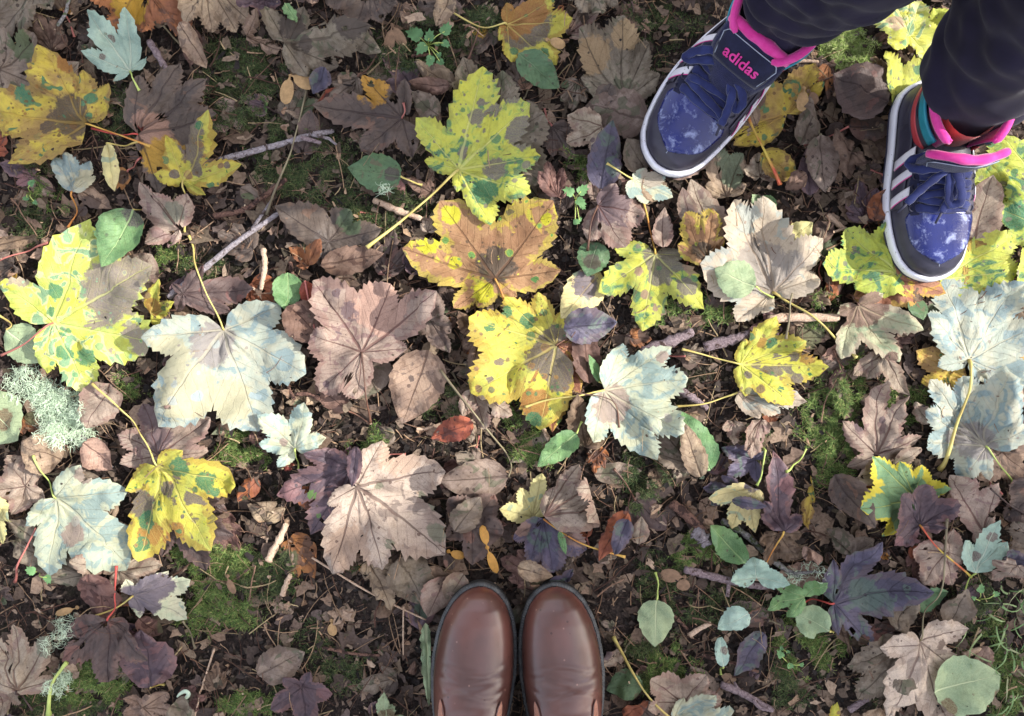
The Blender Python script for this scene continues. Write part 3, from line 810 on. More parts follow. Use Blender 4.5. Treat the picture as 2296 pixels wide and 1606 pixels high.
def filler(count, seed, smin, smax, x0, x1, y0, y1, pals, gname, mind, avoid=True):
    rg = random.Random(seed); done = []; tries = 0
    while len(done) < count and tries < count * 60:
        tries += 1
        px, py = rg.uniform(x0, x1), rg.uniform(y0, y1)
        if avoid and any(math.hypot(px-a, py-b_) < r_ for a, b_, r_ in AVOID): continue
        if any(math.hypot(px-a, py-b_) < mind for a, b_ in done): continue
        w = P(px, py)
        if float(cap_z(np.array([w[0]]), np.array([w[1]]))[0]) < 0.021 and rg.random() < 0.7: continue
        done.append((px, py))
        s = rg.uniform(smin, smax); a = rg.uniform(0, 2*PI); pal = rg.choice(pals)
        inframe = -20 < px < 2316 and -20 < py < 1626
        state = rg.choice(['crumpled', 'flat', 'curled', 'torn', 'dry'])
        roll = None
        if state == 'curled': roll = [(rg.uniform(0, 2*PI), rg.uniform(0.25, 0.6), rg.uniform(0.006, 0.012)), (rg.uniform(0, 2*PI), rg.uniform(0.3, 0.7), rg.uniform(0.006, 0.012))]
        elif rg.random() < 0.5: roll = (rg.uniform(0, 2*PI), rg.uniform(0.4, 0.7), rg.uniform(0.008, 0.02))
        cr = {'crumpled': 0.0042, 'flat': 0.0012, 'curled': 0.003, 'torn': 0.003, 'dry': 0.0025}[state]
        if rg.random() < 0.62:
            nt = rg.choice([3, 5, 5]); tips = []
            for i in range(nt):
                u = i/(nt-1)*2 - 1
                L = s*(1.0 - 0.42*abs(u))*rg.uniform(0.85, 1.1)
                aa = a + u*rg.uniform(1.15, 1.5)
                tips.append((px + math.cos(aa)*L, py + math.sin(aa)*L))
            b_ = (px - math.cos(a)*s*0.3, py - math.sin(a)*s*0.3)
            nm, what = 'sycamore_leaf', 'lobed leaf'; kw = dict(sinus=rg.uniform(0.5, 0.72), bulge=rg.uniform(0.18, 0.3))
        else:
            b_ = (px - math.cos(a)*s*0.6, py - math.sin(a)*s*0.6); tips = [(px + math.cos(a)*s*0.7, py + math.sin(a)*s*0.7)]
            nm, what = 'oval_leaf', 'oval leaf'; kw = dict(width=s*rg.uniform(0.55, 0.85))
        size = 'small' if s < (smin+smax)/2 else 'larger'
        lab = where(px, py, f"{size} {state} {ADJ[pal]} {what}")
        pet = None
        if rg.random() < 0.35:
            aa = a + PI + rg.uniform(-0.5, 0.5); l = s*rg.uniform(0.5, 1.1)
            pet = [(b_[0] + math.cos(aa)*l, b_[1] + math.sin(aa)*l)]
        make_leaf(nm, pal, b_, tips, lab, rg.randrange(10**6), roll=roll, crump=cr, curl=rg.uniform(0.001, 0.009), ragged=0.10 if state == 'torn' else 0.02,
                  group=gname if inframe else 'fallen leaves beyond the picture', petiole=pet, petcol=rg.choice(['brown', 'dark', 'grey', 'pink']), n=12, m=3, tooth=0.035,
                  patches=[(px + rg.uniform(-s, s)*0.5, py + rg.uniform(-s, s)*0.5, s*rg.uniform(0.15, 0.4), rg.choice([0, 1, 2]))] if rg.random() < 0.6 else (), **kw)

DRY = ['brown', 'darkbrown', 'greytan', 'tan', 'pinktan', 'darkbrown', 'brown', 'greytan', 'purple', 'rust']
filler(295, 101, 24, 88, -40, 2340, -40, 1650, DRY, 'brown leaves of the litter', 44)
filler(60, 202, 40, 75, -330, 2630, -330, 1950, DRY, 'brown leaves of the litter', 120, avoid=False)


# ------------------------------------------------------------------ moss, sticks, seeds: above the brown litter, below the bright leaves
MOSSM = tint_mat('moss_fronds', 0.75, 0.0, 200.0)
def lay_moss():
    res = {0: [], 1: [], 2: []}
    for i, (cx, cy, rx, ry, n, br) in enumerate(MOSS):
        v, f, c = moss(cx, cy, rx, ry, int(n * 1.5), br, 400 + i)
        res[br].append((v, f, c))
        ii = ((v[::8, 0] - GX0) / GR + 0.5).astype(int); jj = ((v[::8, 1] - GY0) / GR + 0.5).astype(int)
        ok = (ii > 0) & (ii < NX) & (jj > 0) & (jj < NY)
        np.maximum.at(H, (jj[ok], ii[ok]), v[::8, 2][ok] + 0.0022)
    for br, nm in ((0, 'dark_moss'), (1, 'green_moss'), (2, 'sun_painted_moss')):
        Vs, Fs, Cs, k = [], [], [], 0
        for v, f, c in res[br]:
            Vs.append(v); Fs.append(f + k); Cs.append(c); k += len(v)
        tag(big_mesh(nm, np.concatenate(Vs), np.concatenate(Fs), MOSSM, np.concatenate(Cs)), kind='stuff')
lay_moss()
lay('curled_leaf_bits', crumbs('c6', 1500, 0.004, 0.014, [(152,128,108),(120,100,86),(94,80,70),(174,152,130),(134,118,100)], 0.002, 32, aspect=(0.3, 0.8), k=11))
lay('bark_flakes', crumbs('c2', 5200, 0.002, 0.010, BR + [(170,138,112),(190,160,130)], 0.0015, 31, aspect=(0.15, 0.6)))
lay('needle_litter', straws(2000, 0.012, 0.07, 0.0007, [(150,120,100),(180,150,120),(110,84,70),(96,70,60),(190,170,130)], 33, 0.002, 0.5))

def bark_mat(name, c1, c2, c3, t=0.5, rough=0.8):
    b = NB(name); v, r = b.seeded()
    n1 = b.noise(v, 90.0, 5.0, 0.65, 0.5); n2 = b.noise(v, 380.0, 4.0, 0.7)
    c = b.mix(b.ramp(n2, 0.35, 0.7), srgb(*c1), srgb(*c2))
    c = b.mix(b.ramp(n1, t, t + 0.08), c, srgb(*c3))
    b.bump(b.math('ADD', n1, n2), 0.9, 0.003)
    return b.end(c, rough, 0.2)
BK = {'lichen': bark_mat('bark_lichen', (134,124,126), (176,170,174), (84,72,68), 0.53),
      'grey': bark_mat('bark_grey', (120,104,108), (160,144,146), (80,64,60), 0.55),
      'brown': bark_mat('bark_brown', (104,78,70), (140,108,92), (66,50,46), 0.5),
      'pale': bark_mat('bare_wood', (206,176,148), (226,200,176), (160,122,98), 0.6),
      'mossy': bark_mat('bark_mossy', (112,108,110), (168,166,160), (90,100,70), 0.5)}
def stick(pts, r, m, label, name='twig', knob=0.25, seed=0, z=0.004, group=None, twigs=()):
    w = []
    for p in pts: w.append(P(p[0], p[1], 0.02))
    sp = spline(w, 8); n = len(sp); rg = random.Random(seed + len(label))
    hz = np.array([float(sample(H, a, b_)) for a, b_ in sp])
    lin = np.linspace(hz[:3].max(), hz[-3:].max(), n)
    zz = np.maximum(lin, hz * 0.5 + lin * 0.5) + r * 0.8
    org = Vector((sp[0][0], sp[0][1], float(zz[0])))
    rr = [r * (1 - 0.25 * i / n) * (1 + rg.uniform(-0.12, 0.12)) for i in range(n)]
    rr[0] *= 0.8; rr[-1] *= 0.7
    V, F = tube([(sp[i][0]-org.x, sp[i][1]-org.y, float(zz[i])-org.z) for i in range(n)], rr, 10, True, knob, seed)
    o = mesh_obj(name, V, F, BK[m], loc=org)
    tag(o, label, 'stick' if name == 'stick' else name.split('_')[-1], group)
    for tw in twigs:
        t = [P(a, b_, 0.02) for a, b_ in tw]
        V, F = tube([(a - org.x, b_ - org.y, float(sample(H, a, b_)) + r - org.z + 0.002 * k) for k, (a, b_) in enumerate(t)], [r*0.55, r*0.45, r*0.3][:len(t)], 7, True, 0.2, seed)
        mesh_obj('side_shoot', V, F, BK[m], o)
    for i in range(n):
        rad = max(1, int(rr[i] / GR))
        ii = int((sp[i][0] - GX0) / GR + 0.5); jj = int((sp[i][1] - GY0) / GR + 0.5)
        if 2 < ii < NX - 3 and 2 < jj < NY - 3:
            H[jj-rad:jj+rad+1, ii-rad:ii+rad+1] = np.maximum(H[jj-rad:jj+rad+1, ii-rad:ii+rad+1], float(zz[i]) + rr[i] * 0.8)
    return o
stick([(488,358),(560,338),(660,310),(745,288)], 0.0044, 'lichen', 'pale grey lichened stick below the dark brown leaf with pale ribs', twigs=[[(700,302),(735,308),(752,322)]])
stick([(380,668),(450,610),(520,550),(622,476)], 0.0041, 'lichen', 'straight grey stick running down to the dark reddish brown star leaf', knob=0.15, twigs=[[(560,518),(590,470),(610,440)]])
stick([(470,480),(540,468),(600,430),(640,400)], 0.0040, 'brown', 'short brown stick between the two grey sticks', knob=0.4)
stick([(330,88),(362,140),(396,198)], 0.0046, 'grey', 'grey brown stick right of the mint green star leaf', knob=0.2)
stick([(585,555),(590,600),(583,650)], 0.0035, 'pale', 'short upright stub of pinkish wood above the small bright green leaf', name='wood_chip', knob=0.4)
stick([(165,975),(205,1010),(242,1052)], 0.0042, 'lichen', 'lichened twig poking out below the lichen tuft', knob=0.5)
stick([(1440,790),(1500,768),(1556,742)], 0.0075, 'grey', 'thick grey bark piece right of the pale grey based leaf', name='branch_piece', knob=0.4)
stick([(1580,778),(1640,762),(1682,748)], 0.0070, 'grey', 'thick grey bark piece left of the golden yellow leaf', name='branch_piece', knob=0.4)
stick([(1512,868),(1552,890),(1590,918)], 0.0052, 'grey', 'short grey stick end below the thick bark pieces', knob=0.3)
stick([(1506,1128),(1545,1160),(1588,1200)], 0.0068, 'brown', 'reddish brown broken stick left of the bright green serrated leaf', knob=0.3)
stick([(1556,1188),(1572,1202),(1584,1216)], 0.0085, 'lichen', 'whitish flaking end piece of the broken stick', name='branch_piece', knob=0.7)
stick([(1536,1278),(1600,1296),(1690,1318),(1765,1322)], 0.0050, 'grey', 'long curved grey stick right of the boots', knob=0.25, twigs=[[(1640,1306),(1632,1340)]])
stick([(1625,1172),(1680,1205),(1740,1262),(1802,1304)], 0.0040, 'mossy', 'dark lichened twig running below the yellow pale lobed leaf', knob=0.4, twigs=[[(1780,1290),(1830,1285),(1860,1282)]])
stick([(1718,716),(1790,712),(1872,714)], 0.0060, 'pale', 'bleached split stick behind the yellow leaf stalk', knob=0.35)
stick([(1620,1540),(1670,1562),(1738,1600)], 0.0048, 'grey', 'forked grey stick at the bottom right', knob=0.3, twigs=[[(1665,1560),(1655,1545),(1650,1535)]])
stick([(1580,1475),(1650,1490),(1700,1505)], 0.0026, 'brown', 'thin dark twig below the dark slate oval leaf', knob=0.3)
stick([(1900,1590),(1940,1565),(1975,1540)], 0.0040, 'grey', 'grey stick end at the bottom left of the dry tan leaf', knob=0.3)
stick([(1490,1340),(1500,1370),(1548,1420)], 0.0028, 'brown', 'thin brown twig right of the pale green pointed leaf', knob=0.3)
stick([(1550,1430),(1575,1412),(1596,1400)], 0.0034, 'pale', 'pale broken twig end left of the tiny mint leaf', name='wood_chip', knob=0.3)
stick([(2172,1478),(2205,1468),(2214,1466)], 0.0040, 'pale', 'short pale woody piece on the dry tan leaf', name='wood_chip', knob=0.2)
stick([(598,1260),(622,1215),(640,1175)], 0.0046, 'pale', 'flat pinkish wood splinter left of the dark purple leaf', name='wood_chip', knob=0.5)
stick([(628,1340),(640,1310),(650,1290)], 0.0038, 'pale', 'yellowish wood splinter beside the green moss', name='wood_chip', knob=0.5)
stick([(700,1250),(830,1330),(955,1392)], 0.0014, 'pale', 'long thin straw stem pointing at the left boot', knob=0.1)
stick([(905,1360),(903,1400),(902,1475)], 0.0012, 'pale', 'thin upright straw stem left of the left boot', knob=0.1)
stick([(470,1465),(455,1530),(440,1606)], 0.0013, 'pale', 'thin pale stem at the bottom left of the grey oval leaf', knob=0.1)
stick([(720,1455),(790,1470),(850,1475)], 0.0020, 'brown', 'thin brown twig in the bare soil left of the boots', knob=0.2)
stick([(835,445),(890,470),(945,490)], 0.0042, 'pale', 'split pale brown twig left of the long yellow stalk', knob=0.5)
stick([(1860,480),(1885,500),(1925,530)], 0.0040, 'pale', 'pale split straw left of the right sneaker', knob=0.3)
stick([(1775,555),(1840,530),(1900,510)], 0.0022, 'pale', 'thin pale twig left of the right sneaker', knob=0.3)
stick([(20,270),(60,300),(150,420),(170,440)], 0.0030, 'brown', 'thin brown twig behind the small pale leaf', knob=0.3)
stick([(130,60),(150,30),(162,-10)], 0.0024, 'mossy', 'thin green stem at the top left', name='leaf_stalk', knob=0.05)
for i in range(26):
    rg_ = random.Random(900 + i); a = rg_.uniform(0, 2*PI); l = rg_.uniform(25, 60); x_, y_ = rg_.uniform(20, 2270), rg_.uniform(20, 1580)
    s_ = where(x_, y_, rg_.choice(['short brown', 'thin grey', 'small broken', 'little bent']) + ' twig')
    stick([(x_, y_), (x_ + math.cos(a)*l*0.5 + rg_.uniform(-6, 6), y_ + math.sin(a)*l*0.5 + rg_.uniform(-6, 6)), (x_ + math.cos(a)*l, y_ + math.sin(a)*l)],
          rg_.uniform(0.0018, 0.0036), rg_.choice(['brown', 'brown', 'grey', 'pale']), s_, knob=0.4, seed=i, group='small twigs in the litter')

# bare leaf stalks that lie free
def stalk(pts, col, label, r=0.0012):
    w = [P(a, b_, 0.025) for a, b_ in pts]
    z0 = float(sample(H, *w[0])) + 0.003
    org = Vector((w[0][0], w[0][1], z0))
    p = add_petiole(None, org, w, col, len(label), r)
    p.name = 'leaf_stalk'; p.location = org
    tag(p, label, 'stalk')

S, O = 'sycamore_leaf', 'oval_leaf'
def L(name, pal, base, tips, label, **kw):
    L.i += 1
    if isinstance(tips, tuple): tips = [tips]
    dry = pal in ('tan', 'pinktan', 'brown', 'darkbrown', 'greytan', 'rust', 'purple', 'slate')
    kw.setdefault('crump', 0.0034 if dry else 0.0018)
    kw.setdefault('curl', 0.009 if dry else 0.0045)
    if len(tips) > 1 and 'tooth' not in kw: kw['tooth'] = 0.045
    return make_leaf(name, pal, base, tips, label, 1000 + L.i, **kw)
L.i = 0

# --- top left
L(S,'greytan',(95,-30),[(140,40),(70,98),(-5,112),(-50,30)],'dull grey-brown lobed leaf in the top left corner', sinus=0.7)
L(S,'greytan',(5,160),[(104,92),(112,205),(40,250),(-45,235),(-45,95),(35,78)],'mottled olive brown leaf with dark ribs behind the yellow spotted leaf', sinus=0.72, patches=[(60,110,30,2)])
L(S,'rust',(330,-30),[(212,8),(262,84),(330,84),(388,62),(440,104)],'orange-brown crumpled leaf above the mint green star leaf', sinus=0.72, crump=0.004, patches=[(300,20,40,1)])
L(S,'tan',(470,-34),[(436,84),(484,84),(540,84),(572,62)],'pale tan leaf hanging in at the top edge beside the rusty one', sinus=0.66, roll=(PI*1.1,0.75,0.012))
L(O,'tan',(430,80),(470,160),'curled tan oval leaf above the half sunlit dark brown leaf', width=52, roll=(0.3,0.1,0.009))
L(S,'purple',(600,10),[(560,-20),(545,30),(590,45),(640,20)],'dull purplish leaf at the top edge left of the big grey-brown leaf', sinus=0.7)
L(S,'darkbrown',(830,-20),[(735,18),(795,92),(862,64),(900,40)],'dark brown leaf at the top edge right of the big grey-brown leaf', sinus=0.7)
L(O,'greytan',(760,60),(862,132),'dusky oval leaf end poking out right of the big grey-brown leaf', width=46)
L(S,'tan',(560,90),[(592,40),(575,85),(615,100),(650,130),(585,112)],'pitted pale brown fragment left of the big grey-brown leaf', sinus=0.6, ragged=0.15, crump=0.004)
L(S,'greytan',(645,106),[(600,22),(682,15),(842,78),(762,152),(690,174)],'big grey-brown leaf with dark ribs at the top', sinus=0.6, bulge=0.24, patches=[(655,60,30,0),(690,105,16,0),(800,60,45,0)], crump=0.003)
L(S,'tan',(705,-40),[(668,-4),(712,32),(755,12)],'small beige leaf tip at the top edge over the big grey-brown leaf', sinus=0.75)
L(O,'green',(640,10),(668,54),'bright green torn scrap lying on the big grey-brown leaf', width=26, ragged=0.1)
L(O,'slate',(738,165),(708,220),'bluish folded scrap below the big grey-brown leaf', width=44, crump=0.004, roll=(0,0.2,0.01))
L(O,'tan',(1020,196),(936,152),'light brown oval leaf left of the tip of the largest yellow-green leaf', width=48, crump=0.004)
L(O,'brown',(1012,205),(920,196),'dark brown narrow leaf under the light brown oval leaf', width=34)
L(O,'greytan',(985,268),(928,218),'grey tan leaf scrap left of the shoulder of the largest yellow-green leaf', width=50)
L(S,'greytan',(1105,330),[(1040,140),(1128,172),(1218,262),(1214,420),(1130,445)],'grey lobed leaf half hidden under the largest yellow-green leaf', sinus=0.8)
L(S,'darkbrown',(903,268),[(708,246),(820,182),(915,194),(926,356),(812,345)],'dark brown leaf with pale ribs right of the upper grey twig', sinus=0.56, bulge=0.22, petiole=[(908,250),(905,232)], petcol='pink', patches=[(840,200,40,1)])
L(S,'darkbrown',(319,307),[(325,178),(420,155),(480,192),(502,268),(366,442),(325,352)],'dark purple brown leaf half in sun with a red stalk', sinus=0.62, petiole=[(250,296),(192,280)], petcol='red', patches=[(372,355,46,1),(350,300,40,0)], curl=0.006)
L(S,'mint',(297,164),[(259,187),(198,126),(211,38),(300,34),(338,134)],'mint green star shaped leaf with two brown spots', sinus=0.5, bulge=0.17, petiole=[(304,182),(316,206)], petcol='green', patches=[(262,95,7,0),(238,134,7,0)], curl=0.004)
L(O,'darkgreen',(903,402),(779,375),'glossy green oval leaf with browned rim below the dark brown leaf', width=80, petiole=[(925,408),(945,412)], roll=(-PI/2,0.35,0.02), patches=[(880,395,18,0)])
L(O,'creamyellow',(240,322),(264,432),'cream coloured curled leaf strip beside the yellow spotted leaf', width=38, roll=(0.2,0.12,0.008), petiole=[(270,322),(305,316)], crump=0.004)
L(S,'paleblue',(178,436),[(136,360),(166,348),(210,364),(228,402)],'small pale leaf with a pink right lobe below the yellow spotted leaf', sinus=0.72, petiole=[(160,475),(140,506)], petcol='orange', patches=[(205,405,26,1)], curl=0.006)
L(S,'yellowbrown',(190,276),[(35,374),(-30,255),(108,116),(188,158),(246,188)],'yellow leaf with green spots and a dark grey heart at the left edge', sinus=0.62, bulge=0.25, petiole=[(250,295),(332,326)], petcol='orange', patches=[(160,262,46,0),(70,225,18,2),(65,200,12,2),(152,145,20,1),(210,225,14,2),(135,175,7,0),(105,285,16,0)], curl=0.005)
L(S,'yellow',(423,413),[(358,397),(384,312),(494,268),(550,374),(466,440)],'bright yellow leaf on the dark brown leaf, grey patch on top', sinus=0.46, bulge=0.2, petiole=[(412,470),(403,516)], patches=[(442,335,34,0),(456,310,26,0),(450,385,14,0),(405,398,12,0),(472,300,10,2),(517,376,8,0),(478,418,9,2)], curl=0.007)
# --- left middle
L(S,'pinktan',(405,515),[(322,412),(352,436),(424,436),(330,548),(384,558)],'pinkish tan crinkled leaf under the thin stalk of the bright yellow leaf', sinus=0.75, patches=[(395,480,24,2)])
L(O,'pinktan',(290,650),(348,572),'pink rimmed round leaf peeping out above the lime leaf', width=100)
L(S,'darkbrown',(426,662),[(405,702),(402,640),(468,598),(580,650),(520,700)],'dark reddish brown star leaf with pale ribs above the large pale leaf', sinus=0.55, patches=[])
L(S,'yellow',(345,705),[(370,628),(410,680),(380,742)],'narrow yellow leaf with dark stains between lime leaf and pale leaf', sinus=0.45, patches=[(352,690,20,1)], bulge=0.15)
L(O,'softgreen',(24,740),(108,812),'muted green oval leaf just above the lichen', width=84, petiole=[(12,728),(-20,705)], petcol='straw')
L(O,'softgreen',(-40,900),(58,985),'bluish green leaf edge with purple stain at the left edge', width=120, patches=[(15,940,26,0)])
L(S,'lime',(124,725),[(108,838),(208,886),(362,770),(356,598),(212,494),(16,640)],'big lime yellow leaf with green spots at the left edge', sinus=0.66, bulge=0.24, petiole=[(60,765),(-12,797)], petcol='pink', patches=[(258,655,70,0),(320,610,50,0),(300,745,22,0),(330,770,34,0),(120,700,12,2),(130,655,18,2),(150,790,18,2),(200,800,22,2),(150,745,12,2),(58,620,26,0),(205,730,10,0),(225,735,9,0),(255,790,9,0)], curl=0.005)
L(O,'green',(300,470),(240,602),'fresh green oval leaf on top of the lime leaf', width=92, petiole=[(306,462)], patches=[(302,485,26,0)], curl=0.008, petr=0.0008)
L(O,'brown',(-10,560),(110,525),'reddish bark like leaf at the left edge above the lime leaf', width=34, roll=(PI/2,0.1,0.008))
L(S,'pinktan',(367,1019),[(262,975),(268,1040),(318,905),(405,905),(478,935),(470,1012)],'pinkish brown leaf below the large pale leaf, crossed by a yellow stalk', sinus=0.68, patches=[(335,930,30,0),(365,985,30,0)])
L(O,'pinktan',(250,860),(200,960),'dusty pink leaf under the lower tip of the lime leaf', width=90)
L(O,'tan',(200,990),(270,1050),'light brown curled leaf right of the lichen twig', width=60, roll=(0.5,0.3,0.01))
L(S,'paleblue',(502,740),[(338,758),(374,954),(586,966),(690,838),(634,685)],'large pale blotchy leaf with a grey-brown heart', sinus=0.70, bulge=0.24, petiole=[(478,690),(440,590),(412,524)], patches=[(484,772,48,0),(440,880,60,1),(395,800,50,1),(520,900,50,1)], curl=0.0035)
L(S,'pale',(667,1004),[(588,992),(588,928),(692,900),(736,980),(632,1044)],'small cream green leaf below the large pale leaf', sinus=0.58, petiole=[(664,1030),(662,1056)], petcol='green', patches=[(640,990,10,0)])
L(S,'purple',(800,1042),[(628,1106),(702,1194),(790,1150),(812,1010),(690,1012)],'dark purple leaf with green stains left of the big tan leaf', sinus=0.55, patches=[(706,1105,12,0),(722,1150,7,0),(650,1100,26,1)])
# --- lower left
L(S,'greytan',(210,1280),[(30,1160),(35,1210),(120,1300),(212,1300),(170,1210)],'grey-brown leaf under the cream green leaf', sinus=0.75)
L(S,'pinktan',(278,1270),[(200,1236),(262,1308),(335,1300),(372,1262),(320,1220)],'tan pink leaf below the tip of the cream green leaf', sinus=0.75)
L(S,'pinktan',(60,1090),[(20,1020),(-20,1100),(40,1150),(110,1120),(90,1040)],'mauve leaf at the left edge behind the cream green leaf', sinus=0.7)
L(S,'creamyellow',(10,1100),[(-30,1150),(30,1212),(60,1160)],'yellowish pink leaf at the left edge below the mauve one', sinus=0.7)
L(O,'tan',(150,1030),(70,990),'light tan leaf with toothed rim below the lichen', width=90)
L(S,'darkbrown',(385,1130),[(532,1196),(500,1120),(464,1280),(370,1245)],'reddish brown leaf sticking out below the yellow and green stained leaf', sinus=0.6)
L(S,'pale',(142,1112),[(80,1172),(137,1280),(308,1266),(290,1100),(206,1036)],'cream green pale leaf with a yellow stalk at the lower left', sinus=0.62, bulge=0.23, petiole=[(112,1070),(87,1020)], petcol='green', patches=[(180,1190,25,0),(210,1060,20,0)])
L(S,'yellow',(370,1040),[(288,1098),(324,1252),(486,1228),(536,1086),(432,1004)],'yellow leaf with green and grey stains at the lower left', sinus=0.62, bulge=0.25, petiole=[(330,985),(275,920),(216,860)], patches=[(320,1130,34,0),(345,1190,30,1),(410,1180,16,1),(440,1110,18,0),(380,1095,18,0),(335,1165,22,2),(420,1040,22,2),(465,1075,20,2),(330,1215,16,2),(370,1130,12,2),(450,1160,9,0),(425,1150,7,0),(470,1120,9,0),(400,1125,10,0),(490,1100,12,2),(405,1070,11,0),(440,1195,8,0),(390,1210,14,1)])
L(O,'brown',(235,1268),(250,1390),'brown folded leaf under the red stalk', width=90)
L(S,'bicolor',(307,1331),[(300,1288),(378,1280),(424,1302),(414,1394),(320,1382)],'purple and cream leaf lying beside the moss', sinus=0.58, petiole=[(262,1362),(205,1382)], patches=[(350,1310,38,0),(335,1350,28,0),(310,1330,28,0)])
L(O,'purple',(350,1530),(338,1395),'purplish brown heart shaped leaf beside the dark purple brown leaf', width=112, petiole=[(352,1550)])
L(S,'darkbrown',(261,1378),[(156,1418),(152,1472),(258,1518),(352,1466),(318,1412)],'dark purple brown leaf hanging from a long red stalk', sinus=0.66, petiole=[(270,1340),(274,1262)], petcol='red', cup=0.006, curl=0.006)
L(S,'pinktan',(0,1520),[(-30,1580),(20,1606),(60,1570),(55,1500)],'ragged brown leaf in the bottom left corner', sinus=0.7)
L(S,'pinktan',(58,1535),[(-15,1500),(-10,1415),(40,1394),(126,1416),(135,1520)],'mauve grey leaf with two pale lobes at the lower left', sinus=0.55, patches=[(110,1440,26,2)], petiole=[(62,1600)], petcol='dark')
L(S,'tan',(327,1581),[(282,1592),(288,1556),(394,1538),(404,1588),(370,1630)],'tan lobed leaf at the bottom edge right of the moss', sinus=0.55)
L(O,'greytan',(390,1575),(440,1610),'round grey leaf at the bottom edge', width=60)
L(O,'greytan',(580,1512),(688,1456),'grey-brown oval leaf with fine teeth at the bottom left centre', width=78, petiole=[(572,1535)], petcol='brown')
L(S,'purple',(678,1538),[(640,1510),(614,1580),(690,1630),(750,1548),(700,1500)],'mauve leaf with a pink right edge at the bottom', sinus=0.66, patches=[(735,1550,20,1)])
L(S,'softgreen',(868,1628),[(832,1602),(870,1530),(910,1600)],'pale green leaf tip with a purple heart at the bottom edge', sinus=0.5, patches=[(872,1600,22,0)])
# --- centre
L(S,'darkbrown',(740,545),[(628,470),(795,478),(862,520),(720,600)],'dusky brown leaf left of the long yellow stalk', sinus=0.8, patches=[(790,500,30,2)])
L(O,'brown',(728,600),(866,572),'brown oval leaf with clear side ribs below the dusky brown leaf', width=58)
L(S,'rust',(700,600),[(660,560),(672,600),(735,545)],'rusty leaf scrap left of the brown oval leaf', sinus=0.6)
L(O,'green',(650,613),(649,697),'small bright green leaf left of the large pinkish brown leaf', width=62, roll=(PI,0.3,0.012))
L(O,'rust',(690,632),(708,716),'rolled red-brown leaf touching the large pinkish brown leaf', width=34, roll=(PI,0.1,0.007), petiole=[(715,800),(732,862)], petcol='pink')
L(O,'brown',(660,690),(730,770),'chestnut leaf beside the large pale leaf', width=90)
L(S,'greytan',(967,720),[(985,660),(1014,748),(1012,792),(930,745)],'dark tan leaf with holes right of the large pinkish brown leaf', sinus=0.7, patches=[(990,765,14,0)], crump=0.004)
L(O,'greytan',(850,880),(800,800),'dark greenish brown leaf under the large pinkish brown leaf', width=110)
L(S,'pinktan',(815,790),[(728,876),(812,892),(706,752),(714,634),(882,640),(988,660),(916,782)],'large pinkish brown leaf with dark veins near the centre', sinus=0.8, bulge=0.2, petiole=[(822,860),(826,950)], petcol='brown', patches=[(765,660,12,0),(860,690,60,1),(762,745,6,0),(742,860,8,0),(790,700,22,0)])
L(O,'tan',(962,785),(903,950),'light brown folded leaf with a raised midrib below the dark tan leaf', width=118, cup=0.01, patches=[(925,850,10,0)], roll=(0.2,0.35,0.02))
L(S,'orangebrown',(1110,626),[(1018,692),(1070,690),(904,560),(985,448),(1240,452),(1258,606),(1160,665)],'orange-brown leaf rimmed in yellow below the largest yellow-green leaf', sinus=0.66, bulge=0.24, petiole=[(1122,650),(1130,672)], petcol='orange', patches=[(1112,595,44,0),(1085,655,22,1),(960,545,26,1),(1010,480,22,1),(1225,490,14,1),(1020,590,16,1),(1200,625,9,2)])
L(S,'yellowgreen',(1028,380),[(950,358),(934,268),(1083,153),(1188,238),(1212,352),(1190,440),(1100,506),(1024,430)],'largest yellow-green leaf with green blotches and a long yellow stalk', sinus=0.68, bulge=0.2, petiole=[(930,468),(826,558)], patches=[(1080,232,10,0),(1110,250,16,0),(1150,225,14,0),(1068,265,20,0),(1085,430,30,2),(1170,300,36,0),(1110,380,26,0),(1040,345,14,0)], petr=0.0016)
L(S,'brown',(1075,760),[(1030,700),(1038,780),(1060,840)],'red-brown leaf left of the bright yellow spotted leaf', sinus=0.7)
L(S,'pinktan',(1060,870),[(1040,930),(1090,960),(1150,930),(1120,880)],'mauve pink leaf under the bright yellow spotted leaf', sinus=0.75)
L(S,'orangebrown',(1246,775),[(1236,965),(1180,930),(1298,880),(1302,790)],'tan yellow lower leaf under the bright yellow spotted leaf', sinus=0.66)
L(O,'brown',(1320,860),(1300,700),'pale brown leaf edge right of the bright yellow spotted leaf', width=60)
L(S,'yellow',(1246,775),[(1210,962),(1058,880),(1054,714),(1132,668),(1206,656),(1260,700)],'bright yellow leaf with dark green spots and a grey base', sinus=0.74, bulge=0.24, petiole=[(1262,765),(1280,758)], petcol='brown', patches=[(1246,792,62,0),(1215,800,36,0),(1250,850,30,0),(1182,718,18,2),(1085,800,0,2),(1100,735,12,2),(1135,700,13,2),(1118,812,12,0),(1080,895,12,0),(1200,840,10,1),(1150,870,8,0),(1100,850,9,0),(1200,900,34,1),(1130,760,8,2),(1195,940,18,2),(1270,850,0,2)])
L(O,'creamyellow',(1345,612),(1256,716),'yellow cream leaf with a grey fold left of the star leaf', width=84, patches=[(1310,640,30,0)], roll=(-0.2,0.3,0.016))
L(O,'slate',(1262,738),(1386,722),'slate purple oval leaf right of the bright yellow spotted leaf', width=76)
L(O,'darkgreen',(1340,545),(1312,625),'shaded green leaf above the yellow cream leaf', width=70, patches=[(1325,590,20,0)])
L(S,'yellowgreen',(1469,570),[(1374,560),(1338,658),(1438,744),(1576,694),(1540,574)],'star leaf in green and yellow with a purple brown heart', sinus=0.5, bulge=0.2, petiole=[(1465,520),(1444,450)], petcol='orange', patches=[(1478,580,38,0),(1520,580,34,0),(1475,620,26,0),(1535,645,22,0),(1430,610,13,1),(1445,660,12,1),(1545,600,22,1),(1470,690,8,1)])
